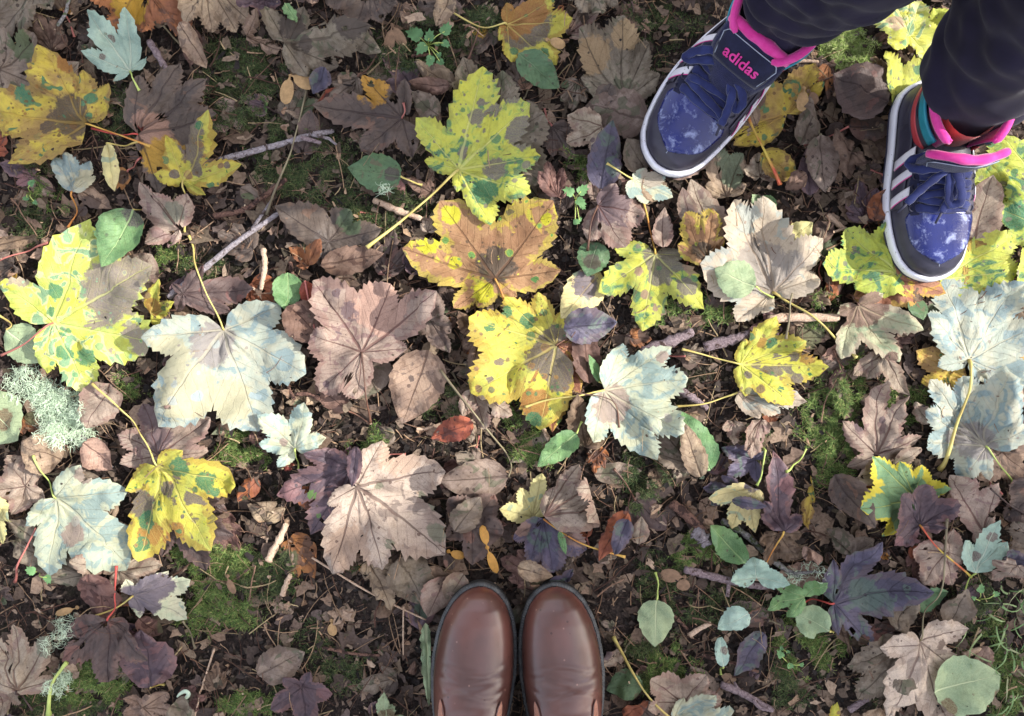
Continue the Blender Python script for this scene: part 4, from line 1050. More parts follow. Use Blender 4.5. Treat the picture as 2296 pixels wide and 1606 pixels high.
L(S,'brown',(1310,1000),[(1330,930),(1290,880),(1360,960)],'small brown leaf below the left lobe of the pale grey based leaf', sinus=0.7)
L(O,'rust',(1063,944),(966,984),'red and orange ribbed leaf below the light brown folded leaf', width=54, roll=(-1.2,0.25,0.01))
L(O,'green',(1290,968),(1204,1044),'bright green folded leaf right of the long grey stalk', width=56, petiole=[(1304,946)], petcol='green', roll=(2.2,0.3,0.012))
L(O,'green',(1350,860),(1318,795),'narrow green leaf left of the pale grey based leaf', width=22, petiole=[(1342,856)], petr=0.0007)
L(O,'greytan',(1140,1068),(988,1072),'grey-brown oval leaf above the boots, ribbed', width=86, petiole=[(1145,1040),(1110,985),(988,830)], petcol='grey')
L(S,'darkbrown',(1060,1180),[(1010,1105),(1110,1100),(1130,1180),(1060,1260),(1000,1200)],'dark wet brown leaf above the left boot', sinus=0.8)
L(O,'greytan',(1020,1190),(1080,1105),'ribbed olive brown leaf right of the big tan leaf', width=62)
L(S,'tan',(830,1250),[(880,1364),(820,1300),(900,1290)],'mottled brown leaf end hanging below the big tan leaf', sinus=0.7, ragged=0.08)
L(O,'greytan',(900,1240),(960,1350),'dark brown crumpled leaf left of the left boot toe', width=90, crump=0.004)
L(O,'pinktan',(1000,1290),(960,1380),'mauve leaf touching the left boot', width=70)
L(O,'pinktan',(1040,1290),(1000,1350),'pale pink leaf end behind the left boot toe', width=60)
L(S,'paletan',(809,1084),[(753,1278),(868,1262),(1000,1240),(1004,1050),(864,984),(745,1120)],'big tan leaf with spots above the brown boots', sinus=0.66, bulge=0.22, patches=[(855,1085,10,2),(945,1110,12,2),(975,1130,14,2),(980,1190,22,2),(830,1100,10,0),(900,1010,50,1),(880,1210,12,2),(790,1220,50,1)], roll=(2.45,0.28,0.01))
L(O,'purple',(800,1000),(790,1092),'pink edged dark leaf strip above the big tan leaf', width=34, roll=(0,0.05,0.007))
L(S,'creamyellow',(1195,1158),[(1120,1132),(1165,1090),(1214,1056),(1246,1092)],'yellow cream leaf under the curled pink tan leaf', sinus=0.62)
L(S,'slate',(1218,1158),[(1150,1202),(1186,1254),(1238,1272),(1312,1224),(1304,1160)],'leaf with a slate blue heart and brown rim above the right boot', sinus=0.82, patches=[(1290,1190,34,1),(1170,1180,20,1)], petiole=[(1300,1215),(1402,1250)], petcol='orange')
L(O,'green',(1254,1190),(1268,1240),'tiny green leaf with a thin stalk on the slate hearted leaf', width=15, petiole=[(1253,1188)], petr=0.0006)
L(S,'pinktan',(1218,1152),[(1242,1090),(1300,1034),(1372,1062),(1392,1130)],'curled pink tan leaf with upturned rim above the right boot', sinus=0.75, roll=[(0.3,0.5,0.014),(1.5,0.6,0.012)], crump=0.004)
L(O,'rust',(1402,1140),(1338,1248),'narrow red-brown ribbed leaf right of the slate hearted leaf', width=50, roll=(0.6,0.2,0.012))
L(O,'slate',(1405,1160),(1375,1240),'dull blue grey leaf behind the narrow red-brown leaf', width=46)
L(O,'tan',(1160,1270),(1240,1290),'beige curled leaf between the boot toes', width=44, roll=(1.5,0.2,0.009))
L(O,'greytan',(1190,1345),(1140,1400),'small grey leaf scrap in the gap between the boots', width=34, roll=(0.8,0.2,0.008))
L(S,'slate',(1270,1300),[(1230,1290),(1260,1320),(1278,1290),(1280,1260)],'slate grey leaf scrap behind the right boot toe', sinus=0.7)
L(O,'softgreen',(958,1385),(965,1572),'curled pale green leaf strip pressed against the left boot', width=26, roll=(0,0.02,0.004), lift=0.006, crump=0.006)
# --- top middle and right
L(S,'yellow',(1137,58),[(1136,6),(1242,2),(1282,52),(1248,150),(1146,148),(1118,98)],'yellow rimmed leaf with a wide brown heart at the top', sinus=0.72, petiole=[(1075,58),(985,4)], patches=[(1155,40,48,1),(1190,60,46,0),(1160,80,30,0),(1200,30,30,1),(1152,120,11,2),(1215,128,16,2)])
L(O,'tan',(1010,-10),(980,70),'thin beige leaf hanging in above the green seedling', width=44, roll=(0.2,0.1,0.01))
L(O,'darkgreen',(1162,134),(1254,206),'dark green oval leaf below the yellow rimmed leaf', width=66)
L(S,'greytan',(1322,-44),[(1258,10),(1300,46),(1346,50),(1380,30)],'pale grey leaf hanging in at the top edge left of the left sneaker', sinus=0.72)
L(S,'greytan',(1392,240),[(1300,180),(1296,74),(1392,50),(1450,110),(1476,175)],'grey mottled crumpled leaf beside the left sneaker', sinus=0.86, bulge=0.2, crump=0.004, patches=[(1330,130,40,1),(1400,90,30,1)])
L(O,'darkbrown',(1370,190),(1345,242),'dark brown leaf edge below the grey mottled crumpled leaf', width=46)
L(O,'greytan',(1450,272),(1306,250),'brownish grey oval leaf beneath the grey mottled one', width=90)
L(S,'pinktan',(1345,300),[(1270,268),(1268,328),(1325,352)],'pale pink leaf left of the dark slate leaf', sinus=0.7, patches=[(1325,322,6,0)])
L(O,'slate',(1345,425),(1370,280),'dark slate leaf with a pale curled edge below the left sneaker toe', width=74, roll=(PI,0.2,0.009), petiole=[(1342,440)], petcol='dark')
L(O,'greytan',(1450,380),(1400,320),'olive grey leaf tucked under the left sneaker toe', width=74)
L(S,'brown',(1250,450),[(1205,395),(1225,370),(1262,380),(1275,420)],'mauve brown leaf right of the largest yellow-green leaf', sinus=0.7)
L(S,'pinktan',(1339,464),[(1320,540),(1402,556),(1446,480),(1378,418)],'pinkish tan heart shaped leaf with dark ribs below the dark slate leaf', sinus=0.86, bulge=0.25, petiole=[(1325,500),(1318,560)], petcol='brown', patches=[(1400,505,5,0),(1370,460,44,0)])
L(O,'tan',(1480,450),(1440,400),'light brown leaf behind the small two toned leaf', width=60)
L(S,'pale',(1416,405),[(1406,452),(1448,462),(1508,444),(1492,396),(1448,378)],'small two toned pink and green leaf below the left sneaker', sinus=0.8, petiole=[(1385,388),(1358,372)], patches=[(1460,400,26,1)])
L(S,'tan',(1625,445),[(1576,420),(1590,330),(1660,350),(1666,420)],'mottled green tan leaf right of the left sneaker toe', sinus=0.85, patches=[(1630,360,30,2),(1640,400,26,2)])
L(O,'pinktan',(1500,400),(1610,340),'bright pinkish leaf strip in front of the left sneaker', width=44)
L(O,'pinktan',(1600,545),(1548,402),'long folded mauve pink leaf above the large cream leaf', width=78, cup=0.006)
L(O,'pinktan',(1545,500),(1530,420),'narrow mauve leaf left of the long folded one', width=40)
L(S,'pinktan',(1700,400),[(1655,390),(1690,350),(1760,360),(1745,400)],'pink shaded leaf under the red and yellow stalk', sinus=0.75)
L(O,'pinktan',(1480,560),(1485,470),'pink spear shaped leaf above the star leaf', width=44)
L(S,'orangebrown',(1572,600),[(1514,552),(1530,480),(1590,472),(1612,540)],'peach and yellow leaf left of the large cream leaf', sinus=0.82, patches=[(1565,570,22,0)])
L(S,'yellowbrown',(1620,600),[(1622,560),(1660,600),(1590,590)],'dark yellow scrap under the left lobe of the large cream leaf', sinus=0.7)
L(O,'softgreen',(1720,475),(1680,440),'grey green round leaf above the large cream leaf', width=40)
L(O,'green',(1735,470),(1708,440),'small bright green leaf above the large cream leaf', width=34)
L(O,'creamyellow',(1770,540),(1820,500),'yellow tipped cream leaf at the upper right of the large cream leaf', width=50)
L(S,'cream',(1730,656),[(1648,722),(1556,598),(1636,455),(1700,446),(1832,540),(1830,624),(1700,705)],'large cream leaf in front of the right sneaker', sinus=0.74, bulge=0.22, petiole=[(1800,700),(1870,755),(1921,802)], patches=[(1700,600,60,0),(1760,600,30,0)], petr=0.0015)
L(O,'softgreen',(1694,643),(1596,606),'soft green heart shaped leaf lying on the large cream leaf', width=78, petiole=[(1735,668)], petcol='green', curl=0.007)
# --- under and around the sneakers
L(S,'yellowbrown',(1760,260),[(1640,330),(1600,310),(1700,190),(1820,150),(1832,200)],'dark yellow leaf in the shade under the left sneaker', sinus=0.7)
L(O,'yellowbrown',(1700,350),(1790,400),'olive yellow leaf in the shade between the sneakers', width=60)
L(O,'darkbrown',(1985,235),(1852,180),'big brown leaf behind the right sneaker crossed by a shadow', width=120)
L(O,'greytan',(1790,330),(1850,200),'greyish rolled leaf in the shade between the sneakers', width=56, roll=(0.4,0.2,0.012))
L(O,'greytan',(1832,308),(1848,434),'pointed grey-brown leaf standing upright in the shade between the sneakers', width=74, petiole=[(1838,285)], petcol='grey')
L(S,'brown',(1905,345),[(1855,300),(1895,408),(1942,370)],'triangular red-brown leaf left of the right sneaker', sinus=0.6)
L(O,'brown',(1910,330),(1975,370),'reddish curled scrap beside the heel of the right sneaker', width=40, roll=(1,0.1,0.01))
L(O,'brown',(1790,400),(1752,430),'small dull brown leaf left of the pointed grey-brown leaf', width=40)
L(O,'rust',(1950,500),(1975,430),'glossy dark rust leaf touching the side of the right sneaker', width=50, roll=(PI,0.2,0.012))
L(S,'yellowgreen',(2140,60),[(2090,20),(2085,80),(2130,110)],'yellow leaf end beside the right trouser leg at the top', sinus=0.8)
L(S,'yellowgreen',(2010,260),[(1966,130),(1965,170),(1985,220),(2080,130),(2075,200)],'yellow mottled leaf behind the heel of the right sneaker', sinus=0.8)
L(S,'lime',(2031,83),[(1954,30),(2005,-4),(2062,6),(2096,80),(2080,140),(1985,125)],'pale yellow leaf with green blotches at the top right', sinus=0.86, patches=[(2000,60,22,1)])
L(S,'yellowgreen',(2340,440),[(2225,305),(2168,400),(2176,455),(2290,500)],'yellow leaf with green blotches right of the right sneaker laces', sinus=0.84)
L(S,'yellowgreen',(2330,520),[(2234,404),(2224,470),(2245,540),(2320,560)],'yellow green leaf at the right edge beside the brown ribbed leaf', sinus=0.82, patches=[(2265,490,30,2)])
L(O,'pinktan',(2170,540),(2206,400),'mauve brown ribbed leaf beside the right sneaker', width=84)
L(S,'yellowbrown',(2160,620),[(2140,520),(2180,540),(2280,600),(2200,670)],'olive yellow leaf edge right of the right sneaker toe', sinus=0.8)
L(S,'yellowgreen',(2110,625),[(2150,530),(2272,530),(2282,610),(2200,668)],'speckled yellow green leaf right of the right sneaker toe', sinus=0.84)
L(S,'orangebrown',(1980,620),[(1900,672),(1962,706),(2040,680),(2110,660),(2000,560)],'amber and green leaf in front of the right sneaker toe', sinus=0.84)
L(O,'darkgreen',(2040,670),(2050,720),'green leaf tip poking out in front of the right sneaker toe', width=50)
L(S,'yellowgreen',(2012,612),[(1915,650),(1830,596),(1895,512),(1975,500),(2060,660)],'yellow green leaf under the toe of the right sneaker', sinus=0.8, patches=[(1920,560,12,0)])
# --- right
L(S,'yellowbrown',(2160,850),[(2042,786),(2062,858),(2150,900)],'yellow and purple leaf edge between the two whitish leaves', sinus=0.7)
L(O,'pinktan',(2075,950),(2045,900),'pink curled strip left of the lower whitish leaf', width=36)
L(S,'pinktan',(1963,794),[(1900,842),(1935,850),(2026,886),(1990,800)],'small pinkish brown leaf below the pale leaf with a brown heart', sinus=0.62)
L(S,'pinktan',(1957,1018),[(1880,942),(1962,850),(2020,885),(2052,975),(1892,1045)],'long lobed pinkish brown leaf beside the right hand moss', sinus=0.48, bulge=0.16, patches=[(1922,955,12,0),(1973,940,8,0)])
L(S,'pinktan',(1990,1040),[(2050,1000),(2040,1060),(1900,1070)],'mauve leaf below the long lobed pinkish brown leaf', sinus=0.7)
L(S,'palegreen',(1914,686),[(1862,706),(1884,806),(2002,812),(2052,742),(1972,660)],'pale green leaf with a brown heart left of the whitish leaves', sinus=0.56, patches=[(1935,690,44,0),(1890,710,24,0),(1985,800,14,0)], petiole=[(1912,660)], petcol='brown')
L(S,'pinktan',(2290,900),[(2262,860),(2280,930),(2270,1000)],'pink cream leaf at the right edge beside the lower whitish leaf', sinus=0.7)
L(S,'yellowgreen',(2300,600),[(2270,560),(2250,640),(2290,690)],'green yellow leaf at the right edge above the whitish leaf', sinus=0.8)
L(S,'paleblue',(2165,808),[(2092,822),(2064,705),(2112,627),(2268,638),(2320,730),(2310,860),(2215,860)],'upper whitish leaf with a thick cream stalk at the right', sinus=0.72, bulge=0.22)
L(S,'tan',(2230,1010),[(2150,1060),(2280,960),(2300,1060)],'light brown leaf under the lower whitish leaf', sinus=0.75)
L(S,'paleblue',(2185,996),[(2180,1068),(2128,1064),(2052,990),(2054,918),(2070,850),(2138,842),(2230,820),(2284,942)],'lower whitish leaf with dark veins at the right', sinus=0.74, bulge=0.18, petiole=[(2230,1040),(2275,1084)], petcol='green', patches=[(2170,985,44,0),(2130,980,20,0)])
L(S,'darkbrown',(2320,1080),[(2230,1080),(2240,1160),(2300,1200)],'dark brown leaf at the right edge below the lower whitish leaf', sinus=0.8)
L(S,'greytan',(2310,1230),[(2250,1160),(2240,1220),(2250,1270),(2310,1290)],'dull olive brown leaf with holes at the right edge', sinus=0.85)
L(S,'slate',(1690,1030),[(1610,1000),(1620,1060),(1690,1080),(1710,1010)],'bluish purple star leaf below the pale grey based leaf', sinus=0.55)
L(S,'greytan',(1550,1040),[(1456,940),(1458,1012),(1500,1064),(1560,950)],'brown grey leaf beneath the green and cream folded leaf', sinus=0.75)
L(S,'pinktan',(1640,945),[(1610,960),(1630,992),(1668,960)],'tan curled leaf right of the green and cream folded leaf', sinus=0.7, roll=(1,0.2,0.01))
L(S,'pinktan',(1700,940),[(1648,1000),(1668,1022),(1722,970)],'flat light brown leaf below the golden yellow leaf', sinus=0.8)
L(O,'green',(1592,1056),(1528,922),'green folded leaf right of the pale grey based leaf', width=74)
L(O,'tan',(1572,1070),(1530,945),'cream tan leaf strip lying on the green folded leaf', width=52, roll=(0.3,0.3,0.012))
L(S,'pale',(1352,874),[(1324,986),(1462,1024),(1520,965),(1540,848),(1500,778),(1394,770)],'pale green white leaf with a grey base in the middle', sinus=0.72, bulge=0.2, petiole=[(1300,885),(1230,895),(1177,912)], patches=[(1366,912,40,0),(1375,890,30,0),(1480,800,14,0)])
L(S,'cream',(1650,880),[(1690,936),(1742,925),(1804,900)],'cream leaf peeping out under the golden yellow leaf', sinus=0.8, petiole=[(1590,905),(1520,913)])
L(S,'yellow',(1656,817),[(1662,888),(1768,908),(1845,822),(1790,766),(1722,712),(1658,760)],'golden yellow leaf with grey spots', sinus=0.74, petiole=[(1590,798),(1530,783)], patches=[(1692,818,12,0),(1715,830,12,0),(1735,832,14,0),(1760,825,12,0),(1735,800,10,0),(1775,800,12,0),(1800,800,20,1),(1700,770,12,1),(1672,840,9,0),(1720,770,12,2),(1780,850,14,0),(1740,870,9,2)])
L(S,'slate',(1650,1095),[(1570,1090),(1590,1130),(1610,1060),(1690,1100)],'slate blue leaf under the yellow pale lobed leaf', sinus=0.6)
L(S,'creamyellow',(1672,1086),[(1580,1112),(1642,1188),(1694,1196),(1702,1130)],'yellow pale lobed leaf at the lower right of the middle', sinus=0.55, patches=[(1670,1080,16,0)])
L(S,'brown',(1735,1190),[(1700,1260),(1780,1250),(1690,1210),(1790,1190)],'brown creased leaf under the tall mauve leaf', sinus=0.7)
L(O,'slate',(1640,1120),(1720,1135),'dark spindle shaped leaf on the yellow pale lobed leaf', width=26)
L(O,'yellowbrown',(1800,1180),(1826,1056),'thin yellow torn leaf strip right of the tall mauve leaf', width=30, roll=(0.2,0.1,0.01), ragged=0.1)
L(S,'purple',(1743,1183),[(1722,1006),(1788,1150),(1690,1110)],'tall mauve pointed leaf with an orange stalk', sinus=0.6, petiole=[(1735,1235),(1705,1285),(1665,1310)], petcol='orange', patches=[(1760,1080,22,1)])
L(O,'darkbrown',(1860,1060),(1930,1170),'crumpled brown leaf left of the green and purple leaf', width=60, crump=0.004)
L(S,'greytan',(1900,1240),[(1845,1180),(1860,1200),(1940,1190)],'twisted grey tan leaf above the dark purple slate leaf', sinus=0.7, roll=(0.3,0.2,0.012))
L(O,'tan',(1785,1240),(1850,1200),'pale tan curled leaf left of the dark purple slate leaf', width=50, roll=(1,0.1,0.01))
L(S,'pinktan',(2200,1190),[(2110,1060),(2210,1075),(2215,1140),(2180,1215)],'pinkish leaf below the lower whitish leaf', sinus=0.8)
L(S,'pinktan',(2115,1234),[(2034,1226),(2058,1304),(2130,1310),(2160,1250),(2130,1180)],'grey pink leaf with holes right of the dark purple slate leaf', sinus=0.82, patches=[(2075,1270,5,0)])
L(S,'greenyellow',(2056,1120),[(1908,1132),(1942,1020),(2000,1030),(2060,1040),(2118,1092),(1972,1200)],'green leaf with yellow margin below the long lobed leaf', sinus=0.8, patches=[(2095,1070,24,1),(1985,1180,20,1)])
L(S,'purple',(2056,1175),[(1988,1216),(1998,1105),(2058,1080),(2140,1128),(2110,1180)],'brown purple leaf lying on the green leaf with yellow margin', sinus=0.8, bulge=0.24, petiole=[(2100,1230),(2190,1300)], petcol='redyellow', patches=[(2000,1210,16,1)])
L(S,'mint',(2182,1283),[(2146,1204),(2222,1158),(2236,1206)],'pale mint blotchy leaf at the lower right', sinus=0.6, petiole=[(2178,1310),(2172,1336)], petcol='green', patches=[(2180,1245,12,0),(2210,1200,12,0)])
L(O,'slate',(2236,1245),(2310,1260),'bluish leaf scrap at the right edge', width=40)
L(S,'pinktan',(2260,1260),[(2210,1250),(2220,1300),(2290,1290)],'mauve crumpled leaf near the right edge', sinus=0.7)
L(O,'darkgreen',(2036,1346),(2114,1322),'dark green oval leaf right of the dark purple slate leaf', width=64)
L(O,'greytan',(2120,1400),(2150,1310),'olive grey leaf left of the grass', width=70)
L(O,'greytan',(1990,1400),(2050,1330),'dark purple brown scrap under the long curved stalk', width=60)
L(O,'brown',(1860,1350),(1895,1460),'narrow brown torn leaf left of the dry tan leaf', width=30, ragged=0.1)
L(S,'slate',(1856,1343),[(1862,1410),(1937,1434),(2055,1306),(1942,1196),(1856,1246)],'dark purple slate leaf with a red stalk at the lower right', sinus=0.52, bulge=0.2, petiole=[(1820,1352),(1780,1363)], petcol='red', crump=0.004, patches=[(1930,1330,36,0)])
L(O,'softgreen',(1844,1402),(1776,1368),'teal oval leaf below the light green lobed leaf', width=70, petiole=[(1866,1415)])
L(S,'green',(1800,1335),[(1714,1362),(1738,1316),(1842,1296),(1762,1382)],'light green lobed leaf left of the dark purple slate leaf', sinus=0.36, bulge=0.2)
L(S,'mint',(1690,1290),[(1630,1296),(1676,1238),(1754,1296)],'pale grey lobed leaf above the pale stick', sinus=0.75)
L(O,'green',(1658,1252),(1578,1166),'bright green serrated leaf beside the broken stick', width=60, tooth=0.05)
L(O,'softgreen',(1470,1340),(1466,1446),'pale green pointed leaf with a thin stalk right of the boots', width=78, petiole=[(1478,1315),(1472,1288)], petcol='green')
L(O,'mint',(1676,1370),(1610,1412),'mint green round leaf at the lower right', width=56, petiole=[(1700,1365)], petcol='brown')
L(O,'mint',(1618,1490),(1612,1420),'tiny mint leaf with a purple end', width=30, petiole=[(1624,1525)], petcol='green', patches=[(1622,1455,9,0)])
L(O,'slate',(1708,1412),(1640,1508),'dark slate oval leaf beside the tiny mint leaf', width=54, petiole=[(1728,1392)], petcol='dark')
L(O,'darkgreen',(1440,1525),(1362,1556),'shaded dark green leaf right of the right boot', width=60)
L(O,'rust',(1395,1600),(1450,1560),'rust coloured curled leaf at the bottom edge right of the boots', width=40)
L(S,'pinktan',(1530,1575),[(1448,1508),(1440,1560),(1580,1506),(1614,1560),(1600,1600)],'pinkish lobed leaf above the pale leaf at the bottom edge', sinus=0.7)
L(S,'pale',(1504,1604),[(1532,1560),(1602,1552),(1648,1596),(1560,1680)],'pale mint leaf with a long pale stalk at the bottom edge', sinus=0.7, petiole=[(1450,1550),(1410,1490),(1378,1436)], petr=0.0015)
L(O,'yellow',(1865,1625),(1878,1575),'small yellow leaf tip at the bottom edge', width=22)
L(O,'tan',(1980,1620),(1920,1585),'small tan leaf end at the bottom edge', width=50)
L(S,'greytan',(2042,1440),[(1905,1500),(1925,1570),(1985,1590)],'grey green leaf under the left side of the dry tan leaf', sinus=0.8)
L(S,'tan',(2180,1500),[(2200,1440),(2225,1530),(2160,1570)],'brown leaf rim under the pale green hearted leaf', sinus=0.85)
L(S,'paletan',(2042,1424),[(1940,1427),(1960,1588),(2120,1618),(2140,1500),(2160,1402)],'large dry tan leaf at the bottom right', sinus=0.6, bulge=0.22, petiole=[(2078,1370),(2106,1290),(2116,1160)], petcol='grey', curl=0.007, patches=[(2100,1440,14,0)])
L(O,'softgreen',(2078,1540),(2226,1500),'oval leaf with a pale green heart and brown rim at the bottom right', width=124, patches=[(2215,1470,14,0),(2110,1570,16,0),(2215,1540,14,0)])

# the thick cream stalk that crosses the lower whitish leaf
for o in [ob for ob in COL.objects if ob.get('label', '').startswith('upper whitish leaf')]:
    add_petiole(o, o.location, [(o.location.x, o.location.y), P(2172, 880, 0.03), P(2150, 960, 0.03), P(2121, 1056, 0.03)], 'straw', 5, 0.0021)
# ------------------------------------------------------------------ free lying stalks, seeds, seedlings, lichen, grass
stalk([(684,195),(668,270),(640,360),(592,478)], 'grey', 'long thin bare stalk crossing the upper grey stick', 0.0012)
stalk([(1680,265),(1705,330),(1748,414)], 'redyellow', 'red and yellow stalk right of the left sneaker', 0.0017)
stalk([(1772,660),(1766,700),(1760,760)], 'grey', 'thin dry stem crossing the bleached split stick')
stalk([(92,1180),(60,1240),(18,1312)], 'pink', 'pinkish brown stalk at the lower left edge', 0.0013)
stalk([(1820,1010),(1800,1040),(1758,1056)], 'green', 'curved green yellow stalk above the thin yellow torn leaf')
stalk([(1716,1005),(1702,1060),(1690,1085)], 'green', 'thin yellow stalk beside the tall mauve pointed leaf', 0.0012)
stalk([(158,1480),(120,1530),(104,1606)], 'green', 'thick olive stalk at the bottom left beside the moss', 0.0022)
stalk([(400,1400),(415,1440),(424,1466)], 'grey', 'short dry stem below the purple and cream leaf', 0.0012)
stalk([(1040,60),(1075,50),(1050,130)], 'brown', 'thin brown stem left of the yellow rimmed leaf', 0.0009)
stalk([(1290,880),(1375,900),(1390,960)], 'brown', 'thin brown stem below the pale grey based leaf', 0.0008)
stalk([(2200,1090),(2240,1120),(2290,1150)], 'dark', 'dark thin stalk at the right edge', 0.0012)
stalk([(0,585),(60,560),(110,545)], 'pink', 'pinkish stem lying on the reddish bark like leaf', 0.0012)

SEEDM = simple_mat('seed_wing', srgb(196,160,112), 0.6, 0.3, 200.0)
SEEDO = simple_mat('seed_wing_orange', srgb(222,166,82), 0.55, 0.2, 200.0)
SEEDD = simple_mat('seed_wing_dark', srgb(150,120,94), 0.6, 0.3, 200.0)
def wing(cx, cy, tx, ty, w, mat, parent, org):
    a = P(cx, cy, 0.03); t = P(tx, ty, 0.03); L_ = math.hypot(t[0]-a[0], t[1]-a[1]); d = ((t[0]-a[0])/L_, (t[1]-a[1])/L_); n_ = (-d[1], d[0])
    W = w * PX; V = []; F = []; N = 12
    for i in range(N + 1):
        q = i / N
        hw = W * (0.16 + 0.95 * math.sin(PI * min(max((q - 0.12) / 0.95, 0), 1)) ** 0.7) * (0.5 if q < 0.25 else 1) * (1 if q < 1 else 0.2)
        hw = max(hw, W * 0.12)
        for j, s_ in enumerate((-0.55, 0, 0.5)):
            zz = 0.0035 * (1 - q) ** 2 + (0.0012 if j == 1 else 0) + 0.002 * math.sin(q * 3)
            V.append((a[0] + d[0]*q*L_ + n_[0]*hw*s_ - org.x, a[1] + d[1]*q*L_ + n_[1]*hw*s_ - org.y, zz + 0.001))
    for i in range(N):
        for j in range(2):
            F.append((i*3+j, i*3+j+1, (i+1)*3+j+1, (i+1)*3+j))
    return mesh_obj('wing', V, F, mat, parent)
def samara(c, tips, w, mat, label):
    a = P(*c, 0.03); org = Vector((a[0], a[1], max(float(sample(H, a[0], a[1])), max(float(sample(H, *P((c[0]+t[0])/2, (c[1]+t[1])/2, 0.03))) for t in tips)) + 0.001))
    e = empty('winged_seed', org); tag(e, label, 'seed', None)
    for t in tips: wing(c[0], c[1], t[0], t[1], w, mat, e, org)
    bm = bmesh.new(); bmesh.ops.create_icosphere(bm, subdivisions=2, radius=0.0026)
    for v in bm.verts: v.co.z = v.co.z * 0.6 + 0.0022
    me = bpy.data.meshes.new('seed_body'); bm.to_mesh(me); bm.free(); me.materials.append(mat)
    o = bpy.data.objects.new('seed_body', me); COL.objects.link(o); o.parent = e
samara((648,164), [(636,230),(700,190)], 26, SEEDM, 'pale winged seed pair below the big grey-brown leaf')
samara((878,52), [(907,100),(868,122)], 20, SEEDD, 'brown winged seed pair near the top left of the seedling')
samara((1228,86), [(1268,100)], 20, SEEDM, 'single winged seed right of the yellow rimmed leaf')
samara((1092,1232), [(1080,1182),(1114,1290)], 17, SEEDO, 'orange winged seed above the gap between the boots')
samara((1003,1244), [(1040,1256)], 17, SEEDO, 'small orange seed wing above the left boot')
samara((1540,1300), [(1484,1296),(1536,1332)], 26, SEEDD, 'brown winged seed left of the long curved grey stick')
samara((1812,205), [(1832,232)], 18, SEEDD, 'short winged seed in the shade between the sneakers')
samara((1795,205), [(1790,256)], 22, SEEDM, 'longer winged seed in the shade between the sneakers')
samara((738,1400), [(742,1435)], 18, SEEDM, 'narrow winged seed in the bare soil at the bottom')
samara((500,1300), [(516,1340)], 14, SEEDD, 'dark winged seed lying on the green moss')
samara((160,1370), [(110,1386)], 14, SEEDM, 'pale seed wing at the lower left')

# seedlings
def leaflet(parent, org, c, d, l, w, z, mat, seed, lobes=3):
    rg = random.Random(seed)
    V = [(0, 0, 0)]; n = 22
    for i in range(n):
        th = -PI + 2 * PI * (i + 0.5) / n
        r = 0.5 * l * (0.72 + 0.28 * math.cos(th)) * (1 + 0.16 * (1 if i % 2 else -1) * (0.5 + 0.5 * math.cos(th))) * (1 + 0.12 * math.cos(th * lobes))
        V.append((math.cos(th) * r, math.sin(th) * r * w / l * 1.25, 0))
    ca, sa = math.cos(d), math.sin(d)
    out = []
    for x, y, _ in V:
        zz = z + 0.0018 * math.sin(x / l * 5 + seed) + abs(y) * 0.25
        out.append((c[0] + x*ca - y*sa - org.x, c[1] + x*sa + y*ca - org.y, zz))
    F = [(0, 1 + i, 1 + (i + 1) % n) for i in range(n)]
    return mesh_obj('leaflet', out, F, mat, parent)
SG = simple_mat('seedling_green', srgb(104,150,98), 0.5, 0.25, 150.0, 0.4)
SG2 = simple_mat('clover_green', srgb(122,168,108), 0.5, 0.25, 150.0, 0.4)
def seedling(c, leaves, mat, label, name='seedling', h=0.012):
    a = P(*c, 0.02); z0 = float(sample(H, *a)); org = Vector((a[0], a[1], z0))
    e = empty(name, org); tag(e, label, 'seedling')
    for i, (x, y, l, ang) in enumerate(leaves):
        p = P(x, y, 0.035); zz = max(float(sample(H, *p)) - z0, 0) + h * (0.7 + 0.5 * ((i * 7) % 5) / 5)
        leaflet(e, org, p, math.radians(ang), l * PX, l * PX * 0.72, zz, mat, i * 3 + 1)
        mid = ((p[0] - org.x) * 0.5, (p[1] - org.y) * 0.5, zz * 0.9)
        V, F = tube(spline([(0, 0, -0.002), mid, (p[0]-org.x, p[1]-org.y, zz)], 4), [0.0006]*9, 5)
        mesh_obj('stem', V, F, stem_mat('green'), e)
seedling((958,95), [(933,70,48,150),(960,78,34,80),(948,98,38,-140),(996,66,38,60),(994,90,26,-30),(980,88,16,180),(982,112,18,-80),(966,132,30,-110),(984,130,26,-60)], SG, 'three lobed green seedling at the top left of the yellow rimmed leaf')
seedling((1290,445), [(1280,432,32,150),(1303,428,34,40),(1298,450,30,-30),(1306,458,20,-60),(1290,497,20,0),(1300,492,14,60)], SG2, 'bright little round leaved seedling below the largest yellow-green leaf', name='clover_plant')
seedling((92,1280), [(82,1276,30,170),(116,1290,26,-60)], SG2, 'tiny two leaved seedling at the lower left')
seedling((1770,1490), [(1758,1478,24,120),(1775,1500,20,0),(1800,1496,14,30)], SG2, 'pale green sprout in the soil at the lower right')
seedling((1762,1462), [(1760,1465,14,90),(1772,1470,12,0)], SG, 'small sprout above the pale green one at the lower right')
seedling((2205,1350), [(2210,1330,26,60),(2240,1338,20,10),(2190,1345,14,150)], SG2, 'little leafy plant beside the grass at the right')
seedling((60,430), [(64,412,22,60),(50,440,18,200),(70,450,16,-40)], SG, 'dark green sprout left of the small pale leaf')
